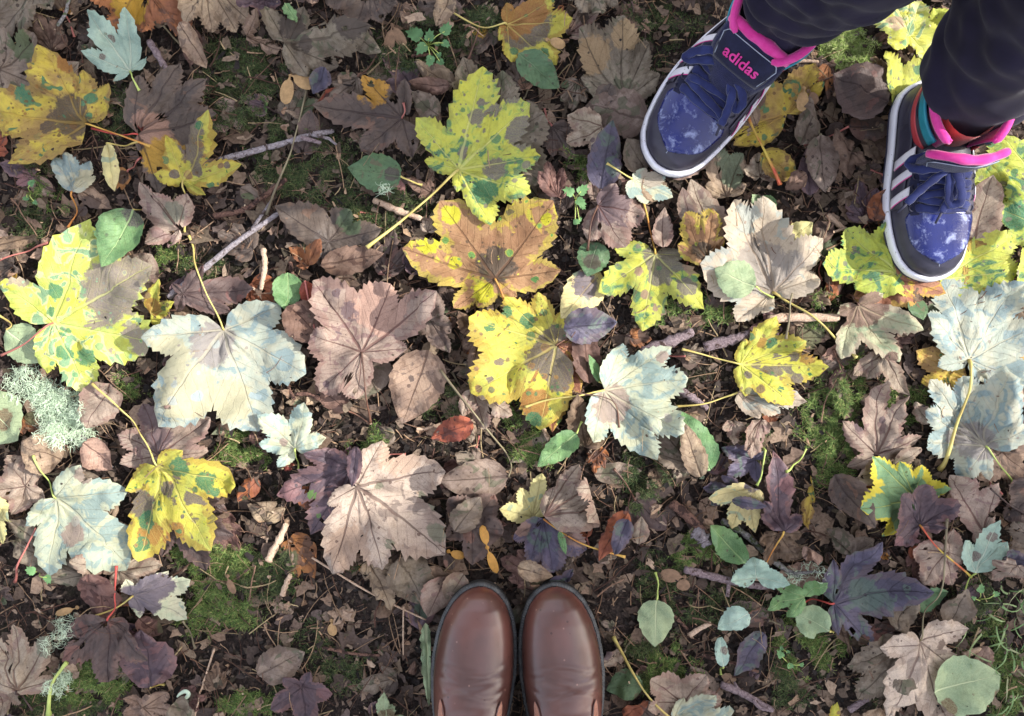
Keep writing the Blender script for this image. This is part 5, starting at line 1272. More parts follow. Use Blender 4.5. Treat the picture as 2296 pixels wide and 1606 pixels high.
# lichen: tangled pale threads
LM = bpy.data.materials.new('lichen_threads'); LM.use_nodes = True; LM.node_tree.nodes['Principled BSDF'].inputs['Base Color'].default_value = srgb(206,224,196); LM.node_tree.nodes['Principled BSDF'].inputs['Roughness'].default_value = 0.85
def lichen(label, blobs, n, seed, lab2=None):
    rg = np.random.default_rng(seed); k = 7
    X, Y, Zs = [], [], []
    for (cx, cy, r, fr) in blobs:
        m_ = int(n * fr); a = rg.uniform(0, 2*PI, m_); q = np.sqrt(rg.uniform(0, 1, m_)) * r * PX
        c = P(cx, cy, 0.03)
        x = c[0] + np.cos(a)*q; y = c[1] + np.sin(a)*q
        X.append(x); Y.append(y); Zs.append(sample(H, x, y) + rg.uniform(0, 1, m_) * 0.016 * (1 - (q/(r*PX))**2) + 0.001)
    x = np.concatenate(X); y = np.concatenate(Y); z = np.concatenate(Zs); n = len(x)
    az = rg.uniform(0, 2*PI, n); el = rg.uniform(-0.3, 0.6, n); R = rg.uniform(0.00018, 0.0004, n); L_ = rg.uniform(0.006, 0.017, n)
    V = np.zeros((n, k, 3, 3)); curl = rg.normal(0, 0.5, n)
    for i in range(k):
        for j in range(3):
            t = j/3*2*PI; rr = R*(1 - 0.6*i/k)
            V[:, i, j, 0] = x - np.sin(az)*math.cos(t)*rr; V[:, i, j, 1] = y + np.cos(az)*math.cos(t)*rr; V[:, i, j, 2] = z + math.sin(t)*rr
        x = x + np.cos(az)*np.cos(el)*L_/k; y = y + np.sin(az)*np.cos(el)*L_/k; z = z + np.sin(el)*L_/k
        az = az + curl + rg.normal(0, 0.25, n); el = el + rg.normal(-0.05, 0.25, n)
    b0 = np.arange(n)*k*3; F = []
    for i in range(k-1):
        for j in range(3):
            j2 = (j+1) % 3
            F.append(np.stack([b0+i*3+j, b0+i*3+j2, b0+(i+1)*3+j2, b0+(i+1)*3+j], 1))
    V = V.reshape(-1, 3); org = V.mean(axis=0)
    o = big_mesh('lichen', V - org, np.concatenate(F), LM); o.location = org
    tag(o, label, 'lichen')
lichen('pale green tangled lichen tuft at the left edge', [(30,860,42,0.16),(75,890,36,0.14),(125,930,58,0.42),(150,965,42,0.22),(95,925,34,0.06)], 3300, 61)
lichen('small pale lichen tuft beside the mauve grey leaf', [(135,1410,24,0.5),(120,1440,18,0.3)], 260, 62)
lichen('flaky white lichen on the olive stalk at the bottom left', [(118,1545,22,0.6),(134,1525,14,0.4)], 260, 63)
lichen('white branching lichen scrap above the long yellow stalk', [(862,424,12,1)], 30, 64)
lichen('grey lichen on the end of the dark lichened twig', [(1790,1300,16,0.5),(1835,1286,16,0.5)], 90, 66)

# grass at the lower right
GM = tint_mat('grass_blades', 0.5, 0.0, 100.0)
def grass(n, seed):
    rg = np.random.default_rng(seed); k = 7
    spots = [(2215,1400,50),(2255,1460,60),(2270,1340,40),(2240,1600,40),(2290,1540,50)]
    pick = rg.integers(0, len(spots), n); s = np.array(spots)[pick]
    x = (s[:,0] + rg.normal(0, 1, n)*s[:,2]*0.6 - 1148)*PX; y = (803 - s[:,1] - rg.normal(0, 1, n)*s[:,2]*0.6)*PX
    z = sample(H, x, y); az = rg.uniform(0, 2*PI, n); el = rg.uniform(0.1, 1.1, n); L_ = rg.uniform(0.02, 0.07, n); w = rg.uniform(0.0006, 0.0015, n); bend = rg.normal(0, 0.22, n)
    V = np.zeros((n, k, 2, 3))
    for i in range(k):
        ww = w*(1 - (i/(k-1))**2*0.9)
        V[:, i, 0] = np.stack([x - np.sin(az)*ww, y + np.cos(az)*ww, z], 1); V[:, i, 1] = np.stack([x + np.sin(az)*ww, y - np.cos(az)*ww, z + ww*0.4], 1)
        x = x + np.cos(az)*np.cos(el)*L_/k; y = y + np.sin(az)*np.cos(el)*L_/k; z = np.maximum(z + np.sin(el)*L_/k, sample(H, x, y) + 0.001)
        az = az + bend; el = el - 0.28
    b0 = np.arange(n)*k*2
    F = np.concatenate([np.stack([b0+i*2, b0+i*2+1, b0+i*2+3, b0+i*2+2], 1) for i in range(k-1)])
    C = np.array([srgb(*c, 0.85) for c in [(130,164,104),(156,180,124),(104,140,84),(160,166,124)]])[rg.integers(0, 4, n)]
    return V.reshape(-1, 3), F, np.repeat(C, k*2, 0)
g_ = grass(44, 71)
tag(big_mesh('grass', g_[0], g_[1], GM, g_[2]), kind='stuff')
# little bits on top of everything
lay('scattered_crumbs', crumbs('c3', 1300, 0.0007, 0.0028, BR + [(200,180,150)], 0.0006, 41), False)
lay('scattered_stems', straws(240, 0.01, 0.045, 0.00045, [(170,140,112),(190,164,130),(130,100,84)], 43, 0.001, 0.6), False)
# small pale curled scrap at the bottom left
def curl_scrap():
    pts = [(400,1560),(408,1552),(420,1546),(428,1552),(420,1562),(410,1566)]
    w = [P(a, b_, 0.02) for a, b_ in pts]; z = float(sample(H, *w[2])) + 0.003; org = Vector((w[0][0], w[0][1], z))
    sp = spline([(a - org.x, b_ - org.y, 0.002*i) for i, (a, b_) in enumerate(w)], 4)
    V, F = tube(sp, [0.0022*math.sin(PI*(i+1)/(len(sp)+1))+0.0006 for i in range(len(sp))], 6)
    for v in V: v.z *= 0.6
    o = mesh_obj('snail_shell_scrap', V, F, simple_mat('white_green', srgb(214,236,210), 0.5, 0.1), loc=org)
    tag(o, 'tiny white green curled scrap at the bottom left', 'scrap')
curl_scrap()
# ------------------------------------------------------------------ shoes
class Last:
    """foot shape: toe tip at the origin, heel towards -x; t runs 0 (toe) to 1 (heel)"""
    def __init__(s, L_, T, W, Hh, C, z0, e1=0.82, e2=0.72):
        s.L, s.T, s.W, s.H, s.C, s.z0, s.e1, s.e2 = L_, T, W, Hh, C, z0, e1, e2
    def w(s, t): return float(np.interp(t, s.T, s.W))
    def h(s, t): return float(np.interp(t, s.T, s.H))
    def c(s, t): return float(np.interp(t, s.T, s.C))
    def raw(s, t, ph):
        w, h, c = s.w(t), s.h(t), s.c(t)
        cs, sn = math.cos(ph), math.sin(ph)
        y = c - math.copysign(abs(cs) ** s.e1, cs) * w
        z = s.z0 + h * max(sn, 0) ** s.e2
        return Vector((-t * s.L, y, z))
    def P(s, t, ph, off=0.0):
        p = s.raw(t, ph)
        if off:
            e = 0.012
            a = s.raw(min(t + e, 1), ph) - s.raw(max(t - e, 0), ph); b_ = s.raw(t, min(ph + 0.05, PI)) - s.raw(t, max(ph - 0.05, 0))
            n = a.cross(b_)
            if n.length > 1e-12:
                n.normalize()
                if n.z < -0.05 or (abs(n.z) <= 0.05 and n.y * (p.y - s.c(t)) < 0): n = -n
                p = p + n * off
        return p
def smooth_table(ts, vs, m=120, sm=2):
    T = np.linspace(0, 1, m) ** 1.35
    V = np.interp(T, ts, vs)
    for _ in range(sm):
        V2 = V.copy(); V2[1:-1] = (V[:-2] + V[1:-1]*2 + V[2:]) / 4; V = V2
    return T, V
def grid(name, fn, nu, nv, mat, parent, closed_v=False, thick=0.0, smooth=True, flip=False):
    V = [fn(i / nu, j / nv) for i in range(nu + 1) for j in range(nv + (0 if closed_v else 1))]
    m = nv if closed_v else nv + 1
    F = []
    for i in range(nu):
        for j in range(nv):
            j2 = (j + 1) % m if closed_v else j + 1
            f = (i*m + j, (i+1)*m + j, (i+1)*m + j2, i*m + j2)
            F.append(f[::-1] if flip else f)
    o = mesh_obj(name, V, F, mat, parent, smooth)
    if thick:
        md = o.modifiers.new('thickness', 'SOLIDIFY'); md.thickness = thick; md.offset = -1.0
    return o
def ribbon(name, pts, w, mat, parent, th=0.0012, up=None, k=5, cl=False):
    sp = [Vector(p) for p in spline([tuple(p) for p in pts], k)]
    n = len(sp); V = []; F = []
    for i, p in enumerate(sp):
        d = (sp[min(i+1, n-1)] - sp[max(i-1, 0)]).normalized()
        u = Vector(up(p)) if callable(up) else Vector(up or (0, 0, 1))
        s_ = d.cross(u)
        if s_.length < 1e-4: s_ = d.cross(Vector((0, 1, 0)))
        s_.normalize(); u2 = s_.cross(d).normalized()
        ww = w * (0.5 + 0.06 * math.sin(i * 1.7))
        for a, b_ in ((-1, -0.6), (-0.8, 0.8), (0, 1.0), (0.8, 0.8), (1, -0.6), (0, -1.0)):
            V.append(p + s_ * (a * ww) + u2 * (b_ * th))
    for i in range(n - 1):
        for j in range(6):
            j2 = (j + 1) % 6
            F.append((i*6 + j, i*6 + j2, (i+1)*6 + j2, (i+1)*6 + j))
    F.append((5, 4, 3, 2, 1, 0)); F.append(tuple((n-1)*6 + j for j in range(6)))
    return mesh_obj(name, V, F, mat, parent)

def fabric(name, col, col2=None, rough=0.85, wv=1400.0, bump=0.5, sheen=0.3):
    b = NB(name); tc = b.n('ShaderNodeTexCoord'); v = tc.outputs['Object']
    vo = b.voro(v, wv, rnd=0.15); n = b.noise(v, 60.0, 4.0); n2 = b.noise(v, 900.0, 2.0)
    c = b.mix(b.ramp(n, 0.35, 0.7), col, col2 or tuple(min(x*1.5, 1) for x in col[:3]) + (1,))
    c = b.mix(b.math('MULTIPLY', b.ramp(vo.outputs['Distance'], 0.0, 0.5), 0.35), c, tuple(x*0.5 for x in col[:3]) + (1,))
    b.bump(b.math('ADD', vo.outputs['Distance'], n2), bump, 0.0006)
    b.b.inputs['Sheen Weight'].default_value = sheen; b.b.inputs['Sheen Roughness'].default_value = 0.4
    return b.end(c, rough, 0.25)
def leather(name, col, col2, rough=0.45, scale=70.0, dirt=None, dt=0.62, bump=0.25, coat=0.0, croughs=0.3, soft=0.06):
    b = NB(name); tc = b.n('ShaderNodeTexCoord'); v = tc.outputs['Object']
    n = b.noise(v, scale * 0.35, 3.0); n2 = b.noise(v, 700.0, 4.0); n3 = b.noise(v, scale * 1.6, 6.0, 0.7, 0.4)
    c = b.mix(b.ramp(n, 0.35, 0.68), col, col2)
    r = b.math('ADD', rough - 0.08, b.math('MULTIPLY', n3, 0.2))
    if dirt:
        f = b.ramp(n3, dt, dt + soft)
        c = b.mix(f, c, dirt); r = b.math('ADD', r, b.math('MULTIPLY', f, 0.3))
    b.bump(b.math('ADD', n2, b.math('MULTIPLY', n3, 0.8)), bump, 0.0008)
    b.b.inputs['Coat Weight'].default_value = coat; b.b.inputs['Coat Roughness'].default_value = croughs
    return b.end(c, r, 0.5)
M_NAVY = leather('sneaker_black_leather', srgb(44,42,58), srgb(62,60,76), 0.5, dirt=srgb(120,116,120), dt=0.66)
M_SUEDE = fabric('navy_suede', srgb(26,28,54), srgb(36,40,72), 0.8)
M_PATENT = leather('scuffed_blue_patent', srgb(16,28,92), srgb(26,40,116), 0.24, 42.0, dirt=srgb(140,150,190), dt=0.53, bump=0.25, coat=0.45, croughs=0.12, soft=0.16)
M_LACE = fabric('lace_navy', srgb(38,44,90), srgb(54,64,118), 0.85, 2200.0)
M_MESHF = fabric('navy_mesh', srgb(28,32,66), srgb(42,46,88), 0.85, 900.0, 1.0)
M_PINK = fabric('pink_lining', srgb(222,52,150), srgb(240,84,176), 0.8, 1800.0, 0.3, 0.6)
M_ORANGE = fabric('orange_sock', srgb(206,66,50), None, 0.85, 1200.0)
M_TEAL = leather('teal_leather', srgb(30,128,150), srgb(40,150,168), 0.5)
M_RED = leather('red_leather', srgb(170,52,64), srgb(190,70,76), 0.5)
M_WHITE = leather('white_leather', srgb(206,204,214), srgb(224,222,228), 0.5, 90.0, dirt=srgb(150,142,138), dt=0.62)
M_SOLE = leather('white_rubber', srgb(222,222,232), srgb(236,236,242), 0.5, 90.0, dirt=srgb(140,130,122), dt=0.60)
M_OUT = leather('dark_rubber', srgb(40,40,60), srgb(54,54,74), 0.7)
M_STITCH = simple_mat('pale_thread', srgb(176,186,206), 0.7, 0.1)
M_METAL = simple_mat('pale_rivet', srgb(220,224,228), 0.3, 0.1)

ts = [0, .012, .04, .09, .16, .25, .34, .45, .56, .66, .76, .86, .94, .98, 1]
Wt = [0.002, .014, .0255, .0345, .0405, .0440, .0455, .0440, .0405, .0375, .0360, .0345, .028, .016, .004]
Ht = [.004, .014, .024, .0325, .037, .041, .046, .056, .066, .070, .070, .070, .062, .05, .040]
def sneaker(loc, ang, label, side):
    e = empty('sneaker', (loc[0], loc[1], SHOE_Z), ang); tag(e, label, 'shoe', 'high top sneakers worn by the child')
    T, W = smooth_table(ts, Wt if side > 0 else [0.002, .014, .0255, .0350, .0415, .0455, .0480, .0490, .0480, .0455, .0420, .0380, .029, .016, .004]); _, Hh = smooth_table(ts, Ht)
    C = (-0.004 if side > 0 else -0.0065) * np.sin(T * PI * 0.9)
    la = Last(0.235, T, W, Hh, C, 0.016, 0.80, 0.62)
    # outsole, white foxing, upper
    def out(off, z, tt, ph2):
        t = tt; p = la.raw(t, 0)
        return p
    def ring(z, off):
        pts = []
        n = 48
        for k in range(n + 1):
            t = (k / n) ** 1.5
            pts.append((-t * la.L, la.c(t) - la.w(t)))
        for k in range(n - 1, 0, -1):
            t = (k / n) ** 1.5
            pts.append((-t * la.L, la.c(t) + la.w(t)))
        out_ = []
        m = len(pts)
        for i in range(m):
            a, b_ = pts[i-1], pts[(i+1) % m]
            d = Vector((b_[0]-a[0], b_[1]-a[1])); d.normalize()
            out_.append((pts[i][0] + d.y * off * (1), pts[i][1] - d.x * off, z))
        # orientation check
        cx = sum(p[0] for p in out_) / m
        if max(p[0] for p in out_) < max(p[0] for p in pts): 
            out_ = [(2*p[0]-o_[0], 2*p[1]-o_[1], z) for p, o_ in zip(pts, out_)]
        return out_
    def loft(name, rings, mat, cap=True):
        m = len(rings[0]); V = [p for r in rings for p in r]; F = []
        for i in range(len(rings) - 1):
            for j in range(m):
                j2 = (j + 1) % m
                F.append((i*m + j, i*m + j2, (i+1)*m + j2, (i+1)*m + j))
        if cap: F.append(tuple(range(m))[::-1]); F.append(tuple((len(rings)-1)*m + j for j in range(m)))
        o = mesh_obj(name, V, F, mat, e)
        bm = bmesh.new(); bm.from_mesh(o.data); bmesh.ops.recalc_face_normals(bm, faces=bm.faces); bm.to_mesh(o.data); bm.free()
        return o
    loft('outsole', [ring(0.0, 0.004), ring(0.0035, 0.0062), ring(0.007, 0.0066)], M_OUT)
    loft('foxing', [ring(0.007, 0.0052), ring(0.009, 0.0062), ring(0.0165, 0.0060), ring(0.0200, 0.0050), ring(0.0215, 0.0036), ring(0.0218, 0.0012), ring(0.018, -0.0010)], M_SOLE)
    grid('upper', lambda u, v: la.P(u ** 1.5, v * PI), 60, 36, M_NAVY, e)
    # patent toe cap
    def cap(u, v):
        t0, t1 = 0.060, 0.315
        t = t0 + (t1 - t0) * u
        k = (u - 0.0)
        sp = 1.16 * math.sqrt(max(1 - (1 - min(u / 0.5, 1)) ** 2, 0)) * (0.86 + 0.14 * min(u / 0.85, 1)) * (1 if u < 0.88 else 1 - (u - 0.88) * 1.2)
        front = t + 0.02 * abs(v * 2 - 1) ** 2 * (1 - u)
        return la.P(front, PI/2 + (v - 0.5) * 2 * sp * 0.82, 0.0016)
    grid('toe_cap', cap, 22, 22, M_PATENT, e, thick=0.0016)
    # stitched seam round the toe cap
    for off in (0.0012, 0.0036):
        pts = []
        for i in range(25):
            v = i / 24
            q = cap(0.0, v); pts.append((q.x + off * (0.8 - abs(v-0.5)), q.y * (1 + off * 18), la.z0 + (q.z - la.z0) * (1 - off * 30) + 0.001))
        V, F = tube(pts, [0.0004]*len(pts), 5); mesh_obj('seam', V, F, M_STITCH, e)
    # eyestay panels and vamp mesh
    grid('vamp', lambda u, v: la.P(0.325 + 0.25*u, PI/2 + (v-0.5) * (0.95 - 0.15*u), 0.0010), 16, 14, M_MESHF, e, thick=0.001)
    for s_ in (-1, 1):
        grid('eyestay', lambda u, v: la.P(0.30 + 0.28*u, PI/2 + s_*(0.52 + 0.50*v*(0.5+0.5*u) + 0.06*math.sin(u*6)), 0.0022), 18, 6, M_SUEDE if s_ < 0 else M_NAVY, e, thick=0.0014, flip=s_ < 0)
        grid('side_panel', lambda u, v: la.P(0.34 + 0.42*u, PI/2 + s_*(1.02 + 0.50*v), 0.0014), 14, 6, M_NAVY, e, thick=0.001, flip=s_ < 0)
        for k in range(3):
            t0 = 0.35 + 0.095 * k
            pa, pb = ((0.64, 0.66) if side < 0 else (0.84, 0.62)) if s_ < 0 else (1.14, 0.40)
            grid('stripe', lambda u, v: la.P(t0 + 0.042*u + 0.05*(1-v), PI/2 + s_*(pa + pb*v), 0.0034), 4, 8, M_WHITE, e, thick=0.0012, flip=s_ < 0)
            grid('stripe_edge', lambda u, v: la.P(t0 - 0.004 + 0.005*u + 0.05*(1-v), PI/2 + s_*(pa + pb*v), 0.0031), 1, 8, M_PINK, e, thick=0.001, flip=s_ < 0)
    # ankle shaft with coloured bands and pink lining
    cx = -0.178
    def sh(z, th, off=0.0):
        q = (z - 0.03) / 0.095
        a = 0.052 - 0.004 * math.sin(q * PI) + 0.003 * q + off; b_ = (0.0355 if side > 0 else 0.039) + 0.010 * q ** 1.5 + off
        dip = 0.010 * max(0, math.cos(th)) * 0
        return Vector((cx - 0.004*q + math.cos(th) * a, math.sin(th) * b_, z))
    A0 = 0.62
    top = 0.122
    bands = [(0.030, 0.062, M_NAVY), (0.062, 0.078, M_RED), (0.078, 0.094, M_NAVY), (0.094, 0.118, M_TEAL)]
    for (za, zb, mt) in bands:
        grid('collar_panel', lambda u, v: sh(za + (zb - za) * u + 0.012 * math.sin(v * PI) * (za > 0.05), A0 + 0.2 + v * (2*PI - 2*A0 - 0.4), 0.0012 if mt in (M_RED, M_TEAL) else 0), 5, 44, mt, e, thick=0.003)
    grid('lining', lambda u, v: sh(0.05 + (top + 0.012 - 0.05) * u + 0.010 * math.sin(v * PI), A0 - 0.02 + v * (2*PI - 2*A0 + 0.04), -0.006 + 0.0015*u), 8, 44, M_PINK, e, thick=0.002, flip=True)
    V, F = tube([sh(top + 0.008 + 0.010 * math.sin(i/40 * PI), A0 - 0.03 + i/40 * (2*PI - 2*A0 + 0.06), -0.0035) for i in range(41)], [0.0052 if 0 < i < 40 else 0.002 for i in range(41)], 9)
    mesh_obj('collar_rim', V, F, M_PINK, e)
    # tongue
    tg = 0.092 if side > 0 else 0.084
    def ton(u, v, off=0.0):
        # u 0 at the vamp, 1 at the free upper end
        x = -0.094 - 0.048 * u - 0.006 * u * u; z = 0.070 + 0.064 * u + 0.008 * math.sin(u * PI)
        if side > 0: x = -0.116 - 0.008 * u + 0.006 * math.sin((v - 0.1) * 4) * u; z = 0.066 + 0.068 * u - 0.010 * u * (abs(v - 0.5) * 2) ** 2 + 0.004 * math.sin(v * 7) * u
        w = 0.050 + (tg - 0.050) * min(u * 1.7, 1)
        y = (v - 0.5) * w
        drop = 0.020 * (abs(v - 0.5) * 2) ** 2.4 * (0.35 + 0.65 * (1 - u))
        n = Vector((0.70, 0, 0.71)) if side < 0 else Vector((0.985, 0, 0.17))
        return Vector((x - drop * 0.5, y, z - drop)) + n * off
    tn = grid('tongue', lambda u, v: ton(u, v, 0.003), 16, 22, M_MESHF, e, thick=0.006, flip=True)
    grid('tongue_patch', lambda u, v: ton(0.40 + 0.50 * u, 0.07 + 0.86 * v, 0.0042), 10, 20, M_SUEDE if side < 0 else M_MESHF, tn, thick=0.001, flip=True)
    V, F = tube([ton(1.0 + 0.012*math.sin(i/24*PI), 0.015 + i/24*0.97, -0.001) for i in range(25)], [(0.0058 if side < 0 else 0.0044) + 0.0018*math.sin(i/24*PI) + 0.0005*math.sin(i*0.9) for i in range(25)], 10)
    mesh_obj('tongue_rim', V, F, M_PINK, tn)
    rim = [ton(0.46, 0.10, 0.005), ton(0.80, 0.055, 0.005), ton(0.87, 0.10, 0.005)] + [ton(0.88, 0.14 + 0.72*i/10, 0.005) for i in range(11)] + [ton(0.87, 0.90, 0.005), ton(0.80, 0.945, 0.005), ton(0.46, 0.90, 0.005)]
    V, F = tube(rim, [0.0006]*len(rim), 5); mesh_obj('stitching', V, F, M_STITCH, tn)
    if side < 0:
        cu = bpy.data.curves.new('lettering', 'FONT'); cu.body = 'adidas'; cu.size = 0.0205; cu.extrude = 0.0004; cu.offset = 0.0003; cu.align_x = 'CENTER'; cu.align_y = 'CENTER'; cu.space_character = 1.02
        to = bpy.data.objects.new('lettering_curve', cu); COL.objects.link(to)
        dg = bpy.context.evaluated_depsgraph_get()
        me = bpy.data.meshes.new_from_object(to.evaluated_get(dg)); bpy.data.objects.remove(to)
        for v in me.vertices:
            q = ton(0.60 + v.co.y / 0.088, 0.5 + v.co.x * 0.94 / tg, 0.0054 + v.co.z)
            v.co = q
        me.materials.clear(); me.materials.append(M_PINK)
        lt = bpy.data.objects.new('lettering', me); COL.objects.link(lt); lt.parent = tn
    # laces
    def top_pt(t, f, off=0.004): return la.P(t, PI/2 + f, off)
    def nrm_up(p): return (0.25, (p.y) * 8, 1.0)
    rows = [0.335, 0.385, 0.435, 0.485, 0.535]
    for k, t in enumerate(rows):
        sg = 1 if k % 2 else -1
        ribbon('lace', [top_pt(t, -0.66, 0.001), top_pt(t, -0.50, 0.0042), top_pt(t + 0.012*sg, 0, 0.0060), top_pt(t + 0.004, 0.50, 0.0042), top_pt(t, 0.66, 0.001)], 0.0105, M_LACE, e, up=nrm_up)
        if k < 4:
            ribbon('lace', [top_pt(t, -0.62*sg, 0.002), top_pt(t + 0.015, -0.40*sg, 0.0075), top_pt(t + 0.03, 0.1*sg, 0.0095), top_pt(rows[k+1], 0.60*sg, 0.004)], 0.0095, M_LACE, e, up=nrm_up)
    for s_ in (-1, 1):
        for t in rows:
            q = top_pt(t, s_*0.72, 0.003)
            V, F = tube([q + Vector((0.0035*math.cos(a), 0.0035*math.sin(a), 0)) for a in [i/10*2*PI for i in range(11)]], [0.0009]*11, 5); mesh_obj('eyelet', V, F, M_OUT, e)
    kn = top_pt(0.535, 0.0, 0.010)
    bm = bmesh.new(); bmesh.ops.create_icosphere(bm, subdivisions=3, radius=0.0062)
    for v in bm.verts: v.co = Vector((v.co.x * 0.9 + kn.x, v.co.y * 1.3 + kn.y, v.co.z * 0.75 + kn.z + 0.0006*math.sin(v.co.y*1500)))
    me = bpy.data.meshes.new('knot'); bm.to_mesh(me); bm.free(); me.materials.append(M_LACE)
    for p in me.polygons: p.use_smooth = True
    o = bpy.data.objects.new('knot', me); COL.objects.link(o); o.parent = e
    lo = Vector
    if side > 0:
        loops = [[kn, kn + lo((0.004, -0.018, 0.010)), kn + lo((0.004, -0.040, 0.000)), kn + lo((-0.006, -0.045, -0.010)), kn + lo((-0.010, -0.028, 0.004)), kn],
                 [kn, kn + lo((0.020, 0.006, 0.006)), kn + lo((0.040, 0.012, -0.004)), kn + lo((0.042, 0.002, -0.010)), kn + lo((0.022, -0.004, 0.002)), kn]]
        ends = [[kn, kn + lo((0.010, -0.014, 0.004)), kn + lo((0.026, -0.032, -0.010)), kn + lo((0.040, -0.044, -0.022))], [kn, kn + lo((0.016, 0.010, 0.002)), kn + lo((0.030, 0.004, -0.006)), kn + lo((0.052, -0.006, -0.016))]]
    else:
        loops = [[kn, kn + lo((-0.002, -0.020, 0.010)), kn + lo((0.012, -0.042, 0.002)), kn + lo((0.022, -0.046, -0.010)), kn + lo((0.010, -0.022, 0.003)), kn],
                 [kn, kn + lo((0.010, 0.016, 0.008)), kn + lo((0.020, 0.036, -0.004)), kn + lo((0.030, 0.034, -0.014)), kn + lo((0.018, 0.014, 0.002)), kn]]
        ends = [[kn, kn + lo((-0.014, -0.010, 0.010)), kn + lo((-0.030, -0.020, 0.022))], [kn, kn + lo((0.018, 0.018, 0.002)), kn + lo((0.040, 0.030, -0.012)), kn + lo((0.052, 0.034, -0.022))]]
    for lp in loops: ribbon('lace_loop', lp, 0.0105, M_LACE, e, up=(0.15, 0, 1), k=7)
    for lp in ends:
        ribbon('lace_end', lp, 0.0095, M_LACE, e, up=(0.15, 0, 1), k=6)
        V, F = tube([lp[-1], lp[-1] + (lp[-1] - lp[-2]).normalized() * 0.014], [0.0017, 0.0014], 8); mesh_obj('aglet', V, F, M_OUT, e)
    if side > 0:
        q = sh(top + 0.004, -0.9 - 0.2, -0.009); q = sh(top, 1.25, -0.0085)
        bm = bmesh.new(); bmesh.ops.create_icosphere(bm, subdivisions=2, radius=0.0036)
        for v in bm.verts: v.co = v.co * 1.0 + q
        me = bpy.data.meshes.new('rivet'); bm.to_mesh(me); bm.free(); me.materials.append(M_METAL)
        o = bpy.data.objects.new('rivet', me); COL.objects.link(o); o.parent = e
    # sock inside
    grid('sock', lambda u, v: Vector((cx - 0.002 + math.cos(v*2*PI)*0.036, math.sin(v*2*PI)*0.031, 0.05 + 0.085*u)), 4, 24, M_ORANGE, e, closed_v=True)
    return e
t1 = P(1474, 372, 0.03); t2 = P(2082, 622, 0.03)
sneaker(t1, math.atan2(-0.772, -0.636), 'left high top sneaker with three white side stripes showing and pink lettering on its tongue', -1)
sneaker(t2, math.radians(-89.0), 'right high top sneaker with a lit blue toe cap, laces tied in a bow', 1)

# ------------------------------------------------------------------ the child who wears them
def trouser_mat():
    b = NB('dark_navy_jersey'); tc = b.n('ShaderNodeTexCoord'); v = tc.outputs['Object']
    n = b.noise(v, 30.0, 3.0); n2 = b.noise(v, 1500.0, 2.0)
    c = b.mix(b.ramp(n, 0.3, 0.7), srgb(26,23,40), srgb(35,31,52)); b.bump(n2, 0.35, 0.0006)
    b.b.inputs['Sheen Weight'].default_value = 0.10
    return b.end(c, 0.85, 0.15)
M_TR = trouser_mat()
child = empty('person', (0.41, 0.32, 0.0)); tag(child, 'child in dark navy trousers and high top sneakers standing at the upper right', 'person')
CO = Vector((0.41, 0.32, 0.0))
def legrings(cs, seed, n=90, m=64):
    """cs: list of (z, x, y, rx, ry)"""
    rg = random.Random(seed); zz = [c[0] for c in cs]
    V = []; F = []
    ws = [(rg.uniform(50, 210), rg.uniform(1, 3), rg.uniform(0, 6), rg.uniform(-14, 14)) for _ in range(7)]
    for i in range(n + 1):
        q = (i / n) ** 1.35
        z = zz[0] + (zz[-1] - zz[0]) * q
        x, y, rx, ry = [float(np.interp(z, zz, [c[k] for c in cs])) for k in (1, 2, 3, 4)]
        for j in range(m):
            th = 2 * PI * j / m
            fold = 0.0
            amp = 0.0048 * math.exp(-max(z - 0.10, 0) / 0.10) + 0.0022
            for (f, kk, ph, sl) in ws:
                fold += math.sin(z * f + ph + math.sin(th * round(kk) + ph) * 1.6 + math.cos(th + ph) * sl * z * 2) / 6
            fold = math.copysign(abs(fold) ** 0.8, fold)
            zh = z + (0.010 * math.sin(th * 2 + seed) + 0.008*math.cos(th - 0.6)) * math.exp(-(z - zz[0]) / 0.05)
            r = 1 + fold * amp / rx * 2.6
            if i == 0: r *= 0.93
            V.append(Vector((x + math.cos(th) * rx * r, y + math.sin(th) * ry * r, zh)) - CO)
    for i in range(n):
        for j in range(m):
            j2 = (j + 1) % m
            F.append((i*m + j, i*m + j2, (i+1)*m + j2, (i+1)*m + j))
    return V, F
LA = [(0.118, 0.312, 0.398, 0.050, 0.046), (0.145, 0.312, 0.398, 0.058, 0.054), (0.22, 0.314, 0.396, 0.066, 0.062), (0.30, 0.325, 0.385, 0.068, 0.066), (0.45, 0.345, 0.392, 0.076, 0.075), (0.60, 0.365, 0.40, 0.092, 0.09)]
LB = [(0.112, 0.520, 0.298, 0.056, 0.050), (0.138, 0.520, 0.304, 0.063, 0.056), (0.20, 0.516, 0.326, 0.068, 0.064), (0.30, 0.508, 0.345, 0.070, 0.068), (0.45, 0.495, 0.372, 0.077, 0.076), (0.60, 0.475, 0.39, 0.092, 0.09)]
for cs, sd in ((LA, 3), (LB, 8)):
    V, F = legrings(cs, sd)
    o = mesh_obj('trouser_leg', V, F, M_TR, child)
    md = o.modifiers.new('thickness', 'SOLIDIFY'); md.thickness = 0.0022; md.offset = -1
def skin_mesh(name, nodes, edges, mat, parent, sub=2):
    me = bpy.data.meshes.new(name); me.from_pydata([tuple(Vector(n[:3]) - CO) for n in nodes], edges, []); me.update()
    o = bpy.data.objects.new(name, me); COL.objects.link(o); o.parent = parent
    o.modifiers.new('skin', 'SKIN'); sd = o.modifiers.new('sub', 'SUBSURF'); sd.levels = sub; sd.render_levels = sub
    me.skin_vertices[0].data  # layer is created with the modifier
    for i, n in enumerate(nodes):
        me.skin_vertices[0].data[i].radius = (n[3], n[4] if len(n) > 4 else n[3])
    me.skin_vertices[0].data[0].use_root = True
    me.materials.append(mat)
    return o
